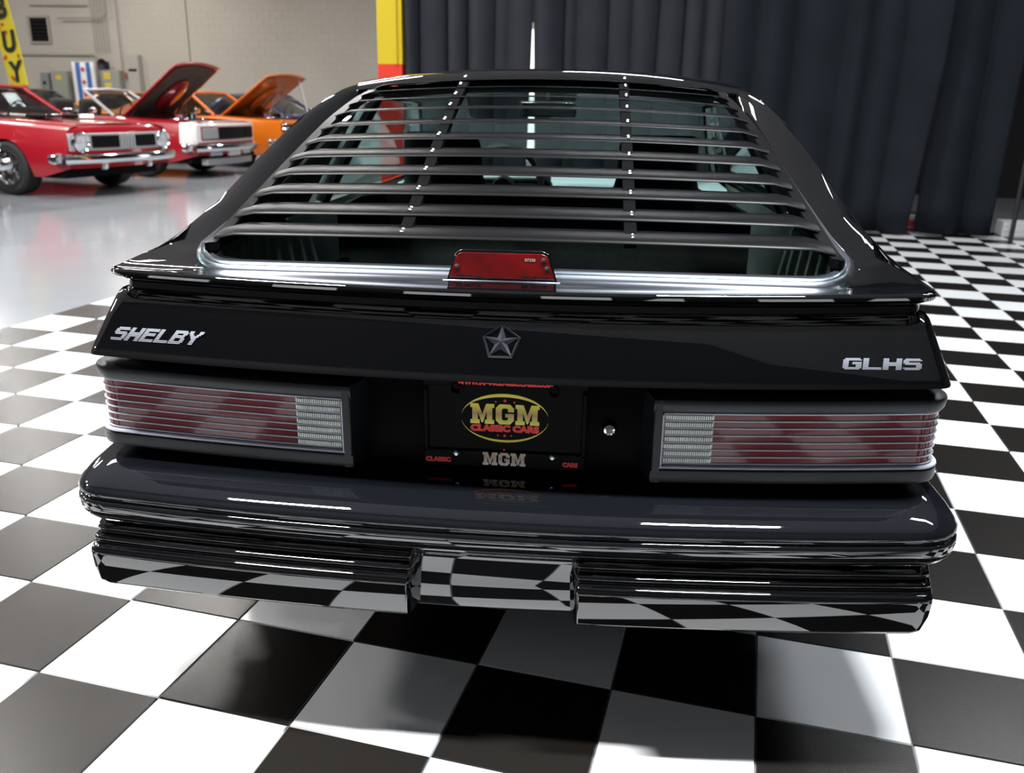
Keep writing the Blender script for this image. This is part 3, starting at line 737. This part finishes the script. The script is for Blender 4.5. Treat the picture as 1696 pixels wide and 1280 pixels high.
q = MB(); q.box((-.235, 2.36, .872), (.30, .02, .03)); q.box((-.235, 2.36, .815), (.03, .02, .13)); q.lathe([(2.33, .001), (2.33, .045), (2.42, .05)], 20, 'y', (-.235, 0, .867)); q.obj('spokes', 'rubber', stw, bevel=.004)
gridobj('dashboard', [[Vector((x, y, z-.02*(x/.7)**2)) for x in [-.74+.148*i for i in range(11)]] for y, z in ((2.50, .55), (2.50, .80), (2.52, .865), (2.58, .885), (2.9, .892), (3.0, .895))], 'dash', car, ang=60)
gridobj('instrument_hood', [[Vector((-.235+.21*math.cos(PI*i/12), y, .855+.085*math.sin(PI*i/12))) for i in range(13)] for y in (2.44, 2.46, 2.70)], 'matte', car)
mr = MB().box((-.045, 2.30, 1.192), (.232, .022, .062)).obj('rear_view_mirror', 'rubber', car, bevel=.010, seg=3)
MB().box((-.045, 2.288, 1.192), (.212, .003, .050)).obj('mirror_glass', 'chrome', mr, bevel=.001)
MB().tube([(-.045, 2.30, 1.215), (-.045, 2.30, 1.262)], .008, 8).obj('mirror_stem', 'rubber', mr)
MB().box((.03, 2.12, 1.255), (.10, .05, .012)).obj('dome_lamp', 'whitelens', car, bevel=.003)

# ================================================================== BEHIND THE DRAPES
M['slitglow'] = pmat('slit_glow_white', (.8, .8, .8), .5, emit=(1, .97, .95), estr=2.2)  # made-up glow that brightens the slit between the two left drapes
M['wframe'] = pmat('white_frame', (.6, .6, .6), .5)
glowp = struct(hallmesh('glow_panel_1', [(-4.35, -4.25, 14.9, 15.0, .2, 2.5), (-3.35, -3.25, 14.9, 15.0, .2, 2.5), (-4.25, -3.35, 14.9, 15.0, .2, .3), (-4.25, -3.35, 14.9, 15.0, 2.4, 2.5)], 'wframe'))  # framed panel added behind the slit for its glow, no window known here
hallmesh('glow_sheet', [(-4.25, -3.35, 14.95, 14.97, .3, 2.4)], 'slitglow', glowp)
M['boxred'] = pmat('red_steel', (.55, .03, .02), .4); M['boxwhite'] = pmat('white_plastic', (.62, .64, .65), .5)
def hbox(u0, u1, v0, v1, z0, z1): return (u0, u1, v0, v1, z0, z1)
def place(name, label, cat, u, v, rz=0, group=None): return empty(name, label, cat, H(u, v), HA+rz, group)
def lbox(mb, c, d): return mb.box(c, d)
tb_ = place('toolbox', 'low red toolbox with a white lid seen through the gap between two drapes', 'toolbox', 1.75, 10.75)
MB().box((0, 0, .035), (.34, .20, .07)).obj('body', 'boxred', tb_, bevel=.008)
MB().box((0, 0, .092), (.34, .20, .044)).obj('lid', 'boxwhite', tb_, bevel=.008)
MB().tube([(-.07, 0, .114), (-.06, 0, .14), (.06, 0, .14), (.07, 0, .114)], .008, 8).obj('handle', 'pole', tb_, smooth=True)
cr = place('crate', 'white slatted plastic crate on the floor behind the thin upright pole', 'crate', 2.80, 10.25)
for z in (.02, .075, .13): MB().box((0, -.14, z), (.52, .012, .04)).obj('slat', 'boxwhite', cr, bevel=.003); 
for z in (.02, .075, .13): MB().box((0, .14, z), (.52, .012, .04)).obj('slat', 'boxwhite', cr, bevel=.003)
for s in (-1, 1): MB().box((s*.255, 0, .08), (.014, .29, .15)).obj('end_panel', 'boxwhite', cr, bevel=.003)
MB().box((0, 0, .006), (.5, .27, .012)).obj('base', 'boxwhite', cr)

# ================================================================== BACK WALL FITTINGS
M['cabinet'] = pmat('grey_green_cabinet', (.27, .275, .245), .5); M['cab2'] = pmat('grey_cabinet', (.36, .34, .31), .5); M['sticker'] = pmat('yellow_sticker', (.62, .45, .06), .5)
M['meterg'] = pmat('grey_meter', (.20, .21, .22), .5); M['fireR'] = pmat('red_call_point', (.35, .05, .04), .4)
def wallbox(name, label, u0, u1, z0, z1, depth, mat, stickers=(), slot=None, cat='cabinet'):
    o = empty(name, label, cat, H((u0+u1)/2, 24.04, z0), HA); w, h = u1-u0, z1-z0
    MB().box((0, -depth/2, h/2), (w, depth, h)).obj('housing', mat, o, bevel=.01)
    MB().box((0, -depth-.008, h/2), (w-.05, .018, h-.05)).obj('door', mat, o, bevel=.005)
    for x, z, sw, sh in stickers: MB().box((x*w/2, -depth-.019, z*h), (sw, .004, sh)).obj('warning_sticker', 'sticker', o)
    if slot: MB().box((slot[0]*w/2, -depth-.020, slot[1]*h), (slot[2], .012, slot[3])).obj('handle_slot', 'matte', o, bevel=.003)
    return o
wallbox('electrical_cabinet', 'grey electrical cabinet left of the striped flag, small yellow sticker', -21.41, -20.81, .9, 1.95, .22, 'cabinet', [(0, .82, .2, .13)])
wallbox('electrical_cabinet', 'grey-green cabinet right of the striped flag with two yellow warning stickers', -19.60, -18.88, .9, 1.99, .25, 'cabinet', [(-.2, .85, .24, .2), (-.15, .6, .22, .14)])
wallbox('electrical_cabinet', 'tall pale cabinet with a dark slot high on its door, behind the raised red hood', -18.62, -18.20, .7, 2.43, .2, 'cab2', [], (0, .75, .28, .07))
wallbox('meter_box', 'small dark grey meter box on the wall between flag banner and cabinets', -21.86, -21.56, 1.15, 1.9, .16, 'meterg', [], (0, .6, .1, .1), 'box')
wallbox('call_point', 'small red box on the wall between the two cabinets', -18.82, -18.70, 1.76, 1.93, .07, 'fireR', [], None, 'box')
sp_ = empty('wall_horn', 'round black horn on the wall just above the striped flag', 'horn', H(-19.5, 24.04, 2.14), HA)
MB().lathe([(0, .06), (-.06, .06), (-.12, .10), (-.18, .17), (-.20, .18), (-.19, .165), (-.10, .05), (-.10, .001)], 24, 'y').obj('bell', 'rubber', sp_, smooth=True)
MB().box((0, -.01, 0), (.2, .03, .2)).obj('mount', 'rubber', sp_, bevel=.005)
vt = empty('wall_vent', 'dark square vent opening framed in the beige wall above the banner', 'vent', H(-21.77, 24.04, 3.15), HA)
for x, z, w, h in ((-.36, 0, .08, .80), (.36, 0, .08, .80), (0, .37, .64, .06), (0, -.37, .64, .06)): MB().box((x, -.02, z), (w, .06, h)).obj('frame', 'conduit', vt, bevel=.005)
MB().box((0, 0, 0), (.64, .02, .68)).obj('opening', 'matte', vt)
for k in range(6): MB().box((0, -.02, -.28+.11*k), (.62, .05, .012), Matrix.Rotation(.6, 3, 'X')).obj('slat', 'rubber', vt)
def pipe(pts, label, r=.022, group=None, v=23.99):
    o = MB().tube([H(u, v, z) for u, z in pts], r, 8).obj('conduit', 'conduit', smooth=True); return tag(o, label, 'conduit', group)
pipe([(-22.6, 2.43), (-19.9, 2.43), (-19.8, 2.38), (-19.8, 2.0)], 'long level conduit running along the wall above the cabinets and flag')
pipe([(-20.95, 3.47), (-19.35, 3.47), (-19.22, 3.55), (-19.22, 5.9)], 'conduit that runs level and then bends up beside the vent', v=23.90)
pipe([(-22.0, 3.85), (-19.9, 3.82)], 'short level conduit highest on the wall above the vent', .02)
for k, u in enumerate((-19.78, -19.66, -19.54, -19.42, -19.30)):
    pipe([(u, 5.9), (u, 2.5)], ('first', 'second', 'middle', 'fourth', 'last')[k]+' from the left of five thin upright conduits rising in a bunch', .014, 'upright conduits in a bunch')
pipe([(-18.9, 5.9), (-18.9, 2.0)], 'single upright conduit above the cabinet with two yellow stickers', .02)
# striped flag hanging by the cabinets
M['flagwhite'] = pmat('flag_white', (.74, .74, .74), .7); M['flagblue'] = pmat('flag_blue', (.045, .13, .40), .7); M['flagred'] = pmat('flag_red', (.5, .02, .03), .7)
fl = empty('striped_flag', 'white flag with two upright blue stripes and red stars on the wall', 'flag', H(-20.0, 23.6, 0), HA)
fw, z0, z1 = .78, .6, 2.20
def flagstrip(x0, x1): return [[Vector((x0+(x1-x0)*i/6, -.012*math.sin(9*(x0+(x1-x0)*i/6)+z*2), z)) for i in range(7)] for z in [z0+(z1-z0)*k/8 for k in range(9)]]
for a, b, mt, nm in ((-.39, -.26, 'flagwhite', 'white_stripe'), (-.26, -.10, 'flagblue', 'blue_stripe'), (-.10, .10, 'flagwhite', 'white_stripe'), (.10, .26, 'flagblue', 'blue_stripe'), (.26, .39, 'flagwhite', 'white_stripe')):
    o = gridobj(nm, flagstrip(a, b), mt, fl); md = o.modifiers.new('t', 'SOLIDIFY'); md.thickness = .006
for k in range(4):
    P = [((.085 if q % 2 == 0 else .042)*math.sin(PI*q/6), (.085 if q % 2 == 0 else .042)*math.cos(PI*q/6)) for q in range(12)]
    MB().poly(P, .004).xf(TR(0, -.024, 2.0-.37*k)).obj('star', 'flagred', fl)
MB().tube([(-.42, .01, 2.21), (.42, .01, 2.21)], .015, 8).obj('rod', 'wframe', fl)
for s in (-1, 1): MB().tube([(s*.40, .02, 0), (s*.40, .02, 2.21)], .014, 8).obj('stand_pole', 'wframe', fl)
# feather banner
M['banner'] = pmat('yellow_banner', (.62, .52, .02), .7); M['banred'] = pmat('banner_red', (.5, .05, .02), .7)
fb = empty('feather_banner', 'tall yellow feather banner with black brush letters and red specks by the wall', 'banner', H(-19.25, 20.0), HA)
def bx(z): return -.05-.135*(z-1.4)       # the banner leans left going up
rows = []
for k in range(25):
    z = 1.36+3.6*k/24; w = .60 if z < 4.2 else .60*math.sqrt(max(.0004, 1-((z-4.2)/.78)**2)); w *= 1-.14*max(0, (2.4-z))*0
    rows.append([Vector((bx(z)+w*i/8, .02*math.sin(3*i/8+z*2), z)) for i in range(9)])
o = gridobj('cloth', rows, 'banner', fb); md = o.modifiers.new('t', 'SOLIDIFY'); md.thickness = .006
MB().tube([(bx(0)*.6, .03, .02), (bx(1.4)-.02, .03, 1.3), (bx(3)-.02, .03, 3.0), (bx(4.98), .03, 4.99)], .016, 8).obj('pole', 'wframe', fb, smooth=True)
MB().box((bx(0)*.6, .03, .015), (.6, .5, .03)).obj('base', 'rubber', fb, bevel=.01)
gridobj('hem_patch', [[Vector((bx(z)+.6*i/8, .02*math.sin(3*i/8+z*2)-.012, z)) for i in range(9)] for z in (1.36, 1.46)], 'banred', fb)
for ch, z in (('B', 3.12), ('U', 2.30), ('Y', 1.56)):
    o = text('letter', ch, .70, 'blackprint', fb, TR(bx(z)+.31, -.034, z) @ Matrix.Rotation(-.13, 4, 'Y'), bold=.03, ext=.003, sx=.85, shear=.15)
rnd = random.Random(4)
for k in range(14):
    z = 1.55+rnd.random()*2.6; x = bx(z)+.08+.44*rnd.random()
    P = [((.05*rnd.uniform(.5, 1.3))*math.cos(2*PI*q/7), (.05*rnd.uniform(.5, 1.4))*math.sin(2*PI*q/7)) for q in range(7)]
    MB().poly(P, .004).xf(TR(x, -.028, z)).obj('red_speck', 'banred', fb)

# ================================================================== SHOW CARS IN THE HALL
def carpaint(n, c): return pmat(n, c, .3, 0, 1, .03, .4)
M['red'] = carpaint('bright_red_paint', (.33, .006, .016)); M['orange'] = carpaint('orange_paint', (.72, .17, .008)); M['gold'+'car'] = carpaint('amber_paint', (.74, .26, .01))
M['navy'] = carpaint('navy_paint', (.012, .012, .08)); M['blackcar'] = carpaint('black_paint', (.006, .006, .007)); M['white'] = carpaint('white_paint', (.78, .78, .78))
M['cglass'] = glass_mat('car_glass', (.42, .46, .46)); M['headlight'] = pmat('headlight_glass', (.62, .66, .70), .12, .4, 1)
M['amber'] = pmat('amber_marker', (.75, .25, .02), .3); M['liner'] = pmat('hood_liner', (.075, .06, .05), .9, noise=(8, (.11, .09, .07)))
M['yellowseat'] = pmat('yellow_seat', (.72, .48, .02), .6); M['silverp'] = pmat('argent_silver', (.42, .43, .45), .35, .4)
def show_car(name, label, u, v, t, mat, hood=0.0, soft_top=False, nose='split', seatmat='seat', pillar='chrome', vinyl=None, prop=None, liner='liner'):
    root = empty(name, label, 'car', H(u, v), HA+math.radians(t)-PI/2, 'show cars parked in a row along the hall')
    L, HW = 2.36, .93
    def belt(y): return .90+.035*math.exp(-((y+1.2)/.7)**2)-.05*max(0, (y-.9)/1.4)
    def xf(y, z):
        q = (z-.55)/.36; x = HW-.065*max(0, q)**2-.075*max(0, -q)**2
        return x-.05*max(0, (y-1.5)/.85)**2-.07*max(0, (-y-1.5)/.85)**2+.015*math.exp(-((y+1.0)/.5)**2)
    def zb(y): return .24 if abs(y) < 1.9 else .24+.12*((abs(y)-1.9)/.46)
    ax = (-1.36, 1.40)
    ys = yl(-L, L, .07, [a+s*.37 for a in ax for s in (-1, 1)])
    mb = MB()
    for s in (-1, 1):
        R = []
        for y in ys:
            b = zb(y)
            for a in ax:
                if abs(y-a) < .37: b = max(b, .32+math.sqrt(.37**2-(y-a)**2))
            row = [Vector((s*xf(y, b+(belt(y)-.03-b)*k/8), y, b+(belt(y)-.03-b)*k/8)) for k in range(9)]
            xt = xf(y, belt(y)); row += [Vector((s*(xt-.035), y, belt(y)-.006)), Vector((s*(xt-.10), y, belt(y)+.006)), Vector((s*.66, y, belt(y)+.018))]
            R.append(row)
        mb.add(*grid(R))
    # nose and tail caps, bowed in plan
    for e, y in ((1, L), (-1, -L)):
        Rr = []
        for k in range(9):
            z = zb(y)+(belt(y)-.03-zb(y))*k/8; hw = xf(y, z)
            Rr.append([Vector((hw*(i/10-1), y+e*(.10*(1-(i/10-1)**2)-.04*(k/8-.5)), z)) for i in range(21)])
        hw = xf(y, belt(y))-.05; Rr.append([Vector((hw*(i/10-1), y+e*(.10*(1-(i/10-1)**2)-.05), belt(y)+.012)) for i in range(21)])
        Rr.append([Vector((.9*hw*(i/10-1), y-e*.10, belt(y)+.018)) for i in range(21)])
        mb.add(*grid(Rr))
    # rear deck and cowl
    mb.add(*grid([[Vector((-.66+.132*i, y, belt(y)+.018+.02*(1-((i-5)/5)**2))) for i in range(11)] for y in (-L+.1, -2.0, -1.7, -1.5)]))
    mb.add(*grid([[Vector((-.66+.132*i, y, belt(y)+.018+.02*(1-((i-5)/5)**2))) for i in range(11)] for y in (.72, .95)]))
    mb.obj('body', mat, root, smooth=True, ang=40)
    MB().box((0, 0, .30), (1.62, 4.4, .14)).obj('underbody', 'matte', root)
    MB().box((0, -.45, .62), (1.34, 2.3, .06)).obj('cabin_floor', 'matte', root)
    for a in ax: MB().box((0, a, .55), (1.50, .80, .45)).obj('wheel_housing', 'matte', root)
    # hood
    hy0, hy1 = .94, 2.30
    def hoodrows(dz): return [[Vector((-.67+.134*i, y-hy0-(.06*((i-5)/5)**2 if y > 2.2 else 0), belt(y)-belt(hy0)+.014+dz+.025*(1-((i-5)/5)**2))) for i in range(11)] for y in (hy0, 1.3, 1.7, 2.05, 2.25, hy1)]
    hd = gridobj('hood', hoodrows(.006), mat, root, ang=50); hd.location = (0, hy0, belt(hy0)); hd.rotation_euler = (hood, 0, 0)
    md = hd.modifiers.new('t', 'SOLIDIFY'); md.thickness = .022
    if hood:
        ul = MB(); g = hoodrows(-.028); ul.add(*grid([[Vector((p.x*.90, p.y*.92+.05, p.z)) for p in r] for r in g])); ul.obj('hood_liner', liner, hd)
        MB().lathe([(-.045, .001), (-.045, .20), (-.02, .24), (.0, .24)], 24, 'z').xf(TR(0, .62, -.04) @ Matrix.Diagonal((1.0, 1.5, 1, 1))).obj('hood_recess', mat, hd, smooth=True)
        MB().box((0, 1.62, .66), (1.26, 1.28, .10)).obj('engine_bay', 'matte', root)
        eng = MB().box((0, 1.55, .78), (.52, .78, .22)).obj('engine', 'rubber', root, bevel=.03)
        MB().lathe([(0, .001), (.0, .21), (.07, .21), (.085, .17), (.085, .001)], 24, 'z', (0, 1.62, .90)).obj('air_cleaner', 'chrome', eng, smooth=True)
        for s in (-1, 1): MB().box((s*.24, 1.55, .87), (.13, .6, .07)).obj('valve_cover', 'chrome', eng, bevel=.02)
        MB().box((0, 2.14, .80), (1.1, .06, .16)).obj('radiator', 'rubber', eng, bevel=.01)
        for s in (-1, 1): MB().tube([(s*.62, 1.05, .90), (s*.60, 1.32, .90+.36*math.sin(hood)+.10)], .012, 6).obj('hood_hinge', 'pole', root)
        if prop: MB().tube([(-.56, 2.12, .86), (-.50, hy0+1.26*math.cos(hood), belt(hy0)+1.22*math.sin(hood))], .016, 8).obj('prop_rod', prop, root)
        if prop: MB().tube([(-.53, 1.35+.5, 1.22), (-.50, hy0+.7*math.cos(hood), belt(hy0)+.68*math.sin(hood)), (-.55, 2.0, 1.05)], .010, 6).obj('prop_brace', prop, root)
    # wheels
    for a in ax:
        for s in (-1, 1):
            w = MB().lathe([(-.11, .20), (-.125, .29), (-.105, .325), (0, .332), (.105, .325), (.125, .29), (.11, .20), (-.11, .20)], 28, 'x', (s*.80, a, .332)).obj('wheel', 'tyre', root, smooth=True)
            q = MB().lathe([(s*.02, .02), (s*.10, .03), (s*.095, .06)], 16, 'x', (s*.80, a, .332)); q.lathe([(s*.05, .17), (s*.125, .20), (s*.125, .215), (s*.04, .215), (s*.04, .17)], 28, 'x', (s*.80, a, .332))
            q.lathe([(s*.03, .0), (s*.03, .2)], 20, 'x', (s*.80, a, .332))
            for k in range(5):
                g = 2*PI*k/5+.3; q.box((s*.88, a+.11*math.cos(g), .332+.11*math.sin(g)), (.03, .17, .05), Matrix.Rotation(g, 3, 'X'))
            q.obj('rim', 'rim', w, smooth=True, ang=30)
    # cabin
    wb, wt, zt = .70, .56, 1.33
    wsb, wst = (.92, .93), (.22, zt-.02)
    for s in (-1, 1):
        MB().tube([(s*wb, wsb[0]-.10, .92), (s*(wt+.01), wst[0], wst[1])], .026, 8).obj('front_pillar', pillar, root, smooth=True)
    MB().tube([(-wt, wst[0], wst[1]), (0, wst[0]+.05, wst[1]+.02), (wt, wst[0], wst[1])], .024, 8).obj('windshield_header', pillar, root, smooth=True)
    gridobj('windshield', [[Vector(((-1+i/5)*(wb+(wt-wb)*k/5), wsb[0]+(wst[0]-wsb[0])*k/5+.07*(1-(i/5-1)**2)-.08, .93+(wst[1]-.93)*k/5)) for i in range(11)] for k in range(6)], 'cglass', root)
    if not soft_top:
        rm = vinyl or mat
        top = [[Vector(((-1+i/5)*hw, y, z+.045*(1-(i/5-1)**2))) for i in range(11)] for y, hw, z in ((.24, wt, zt-.03), (.0, wt+.01, zt), (-.45, wt+.01, zt), (-.75, wt, zt-.03))]
        gridobj('roof', top, rm, root, ang=60)
        gridobj('rear_window', [[Vector(((-1+i/5)*.82*(wt+(wb-wt)*k/4), -.77-.80*k/4, 1.31-.36*k/4+.03*(1-(i/5-1)**2))) for i in range(11)] for k in range(5)], 'cglass', root)
        for s in (-1, 1):
            gridobj('rear_pillar', [[Vector((s*.46, -.76, 1.315)), Vector((s*.60, -1.62, .94))], [Vector((s*wt, -.70, 1.30)), Vector((s*.72, -1.60, .92))], [Vector((s*(wt+.02), -.50, 1.29)), Vector((s*.80, -.95, .91))]], rm, root, ang=60)
            gridobj('side_window', [[Vector((s*(wt+.015), -.52, 1.29)), Vector((s*.78, -.92, .91))], [Vector((s*(wt+.015), .18, 1.29)), Vector((s*.78, .78, .91))]], 'cglass', root)
            MB().tube([(s*(wt+.012), -.72, 1.31), (s*(wt+.025), -.2, 1.325), (s*(wt+.012), .22, 1.31)], .018, 6).obj('drip_rail', 'chrome', root, smooth=True)
    for s in (-1, 1):
        bk = MB().box((s*.36, -.42, .92), (.50, .14, .52), Matrix.Rotation(-.18, 3, 'X')).obj('front_seat', seatmat, root, bevel=.06, seg=3)
    MB().box((0, -1.15, .86), (1.2, .16, .34)).obj('rear_seat', seatmat, root, bevel=.05, seg=2)
    MB().tube([(-.36+.17*math.cos(2*PI*i/20), .30+.05*math.sin(2*PI*i/20), .97+.16*math.sin(2*PI*i/20)) for i in range(21)], .014, 6, False).obj('steering_wheel', 'rubber', root, smooth=True)
    # front end
    def front(x): return L+.10*(1-(x/.9)**2)
    def bowbox(x0, x1, z0, z1, o0, o1, n=8):
        A = []
        for i in range(n+1):
            x = x0+(x1-x0)*i/n; y = front(x); A.append([Vector((x, y+o0, z0)), Vector((x, y+o1, z0)), Vector((x, y+o1, z1)), Vector((x, y+o0, z1))])
        v, f = grid(A, True); f.append((0, 1, 2, 3)); f.append(tuple(n*4+k for k in range(4))); return MB().add(v, f)
    bp = [(-.955, 2.16, .47), (-.965, 2.24, .47)]+[(-.94+1.88*i/16, front(-.94+1.88*i/16)*1.0+.085-.05*abs(-1+i/8)**4, .47) for i in range(17)]+[(.965, 2.24, .47), (.955, 2.16, .47)]
    b = MB().tube(bp, 1.0, 10); 
    R = []
    for i, p in enumerate(bp):
        p = Vector(p); tt = (Vector(bp[min(i+1, len(bp)-1)])-Vector(bp[max(i-1, 0)])).normalized(); nn = Vector((tt.y, -tt.x, 0))
        nn = -nn if nn.y < 0 and abs(tt.x) > .5 else nn
        R.append([p+nn*(.045*math.cos(a))+Vector((0, 0, .062*math.sin(a))) for a in [2*PI*k/10 for k in range(10)]])
    gridobj('front_bumper', R, 'chrome', root, close=True, caps=True, ang=60)
    if nose == 'split':
        gs = bowbox(-.86, .86, .565, .775, -.02, .016).obj('grille_surround', 'silverp', root, bevel=.008)
        for s in (-1, 1): bowbox(s*.14, s*.56, .60, .745, 0, .026).obj('grille_opening', 'matte', gs)
        for k in range(5): bowbox(-.12+.054*k, -.12+.054*k+.026, .575, .77, 0, .045, 2).obj('grille_bar', 'silverp', gs, bevel=.003)
        for s in (-1, 1):
            bowbox(s*.12, s*.50, .345, .415, -.06, .012).obj('lower_intake', 'matte', root)
            h = MB().lathe([(0, .125), (.05, .125), (.06, .112), (.045, .10)], 24, 'y', (s*.72, front(.72)+.0, .67)).obj('headlight', 'chrome', root, smooth=True)
            MB().lathe([(.04, .104), (.055, .08), (.065, .001)], 20, 'y', (s*.72, front(.72), .67)).obj('lens', 'headlight', h, smooth=True)
            MB().lathe([(-.02, .055), (.02, .05), (.025, .001)], 16, 'y', (s*.40, front(.40), .38)).obj('fog_lamp', 'headlight', root, smooth=True)
            MB().box((s*.885, 1.98, .66), (.02, .17, .06)).obj('side_marker', 'amber', root, bevel=.004)
            sc = MB(); sc.box((s*.27, 1.40, .955), (.24, .36, .05)); sc.obj('hood_scoop', 'matte', root, bevel=.02)
            MB().box((s*.27, 1.585, .958), (.26, .02, .05)).obj('scoop_rim', 'chrome', root, bevel=.004)
    elif nose == 'white':
        gb = bowbox(-.90, .90, .545, .835, -.06, .012, 12).obj('nose_band', 'white', root, bevel=.02)
        gridobj('nose_band_top', [[Vector((x, front(x)+.012+(-.02 if k == 0 else -.16), .836+.006*k+.03*k)) for x in [-.86+.172*i for i in range(11)]] for k in (0, 1)], 'white', root)
        for s in (-1, 1): gridobj('nose_band_side', [[Vector((s*(xf(y, z)+.006), y, z)) for z in (.53, .60, .67, .74, .80, .845)] for y in (2.08, 2.2, 2.3, 2.37)], 'white', root)
        bowbox(-.80, .80, .585, .79, 0, .020, 12).obj('grille_edge', 'red', gb)
        bowbox(-.785, .785, .60, .775, 0, .028, 12).obj('grille', 'matte', gb)
        for k in range(9): bowbox(-.775, .775, .612+.0185*k, .617+.0185*k, 0, .034, 10).obj('grille_bar', 'rubber', gb)
        bowbox(.42, .785, .605, .77, 0, .036).obj('headlight_door', 'silverp', gb, bevel=.006)
        bowbox(-.785, -.42, .605, .77, 0, .036).obj('headlight_door', 'matte', gb, bevel=.006)
        bowbox(-.16, .16, .33, .42, 0, .06, 2).obj('number_plate', 'white', root, bevel=.004)
        for s in (-1, 1): bowbox(s*.34, s*.62, .345, .41, -.04, .03).obj('parking_lamp', 'headlight', root, bevel=.01)
        bowbox(-.7, .7, .20, .30, -.10, .02).obj('chin_spoiler', 'silverp', root, bevel=.01)
    else:
        gb = bowbox(-.84, .84, .55, .80, -.03, .018, 12).obj('grille_surround', 'chrome', root, bevel=.01)
        bowbox(-.48, .48, .585, .765, 0, .03, 8).obj('grille', 'matte', gb)
        for k in range(5): bowbox(-.47, .47, .60+.035*k, .612+.035*k, 0, .038, 8).obj('grille_bar', 'chrome', gb)
        for s in (-1, 1):
            for q in (.58, .76):
                h = MB().lathe([(0, .088), (.05, .088), (.055, .08), (.045, .072)], 20, 'y', (s*q, front(q), .675)).obj('headlight', 'chrome', root, smooth=True)
                MB().lathe([(.04, .074), (.055, .05), (.06, .001)], 18, 'y', (s*q, front(q), .675)).obj('lens', 'headlight', h, smooth=True)
    for s in (-1, 1): MB().box((s*.93, .62, 1.0), (.12, .07, .09)).obj('mirror', 'chrome', root, bevel=.02, seg=3)
    return root
show_car('muscle_car', 'red coupe with split silver grille and chrome bumper, nearest of the red cars in view', -10.39, 10.16, -4, 'red', nose='split', pillar='red')
show_car('muscle_car', 'red open car with raised hood and white nose band around a black grille', -10.85, 13.02, 3, 'red', hood=math.radians(40), soft_top=True, nose='white', seatmat='seat', pillar='silverp')
show_car('muscle_car', 'orange coupe with raised orange hood held by a prop rod and yellow seats', -10.77, 15.86, -3, 'orange', hood=math.radians(36), nose='chrome', seatmat='yellowseat', prop='boxwhite', pillar='orange', liner='orange')
show_car('muscle_car', 'dark blue coupe behind the orange car with the raised hood', -11.1, 19.0, -2, 'navy', nose='chrome', pillar='navy')
show_car('muscle_car', 'amber orange coupe in the back row, seen through the red open car windshield', -16.0, 20.6, -2, 'goldcar', nose='chrome', pillar='goldcar')
show_car('muscle_car', 'black car in the back row beyond the nearest red coupe, by the yellow banner', -16.4, 17.5, -3, 'blackcar', nose='chrome', pillar='chrome')
show_car('muscle_car', 'black car at the frame edge beside the nearest red coupe, only its headlamp corner showing', -10.55, 7.55, -8, 'blackcar', nose='chrome', pillar='blackcar')
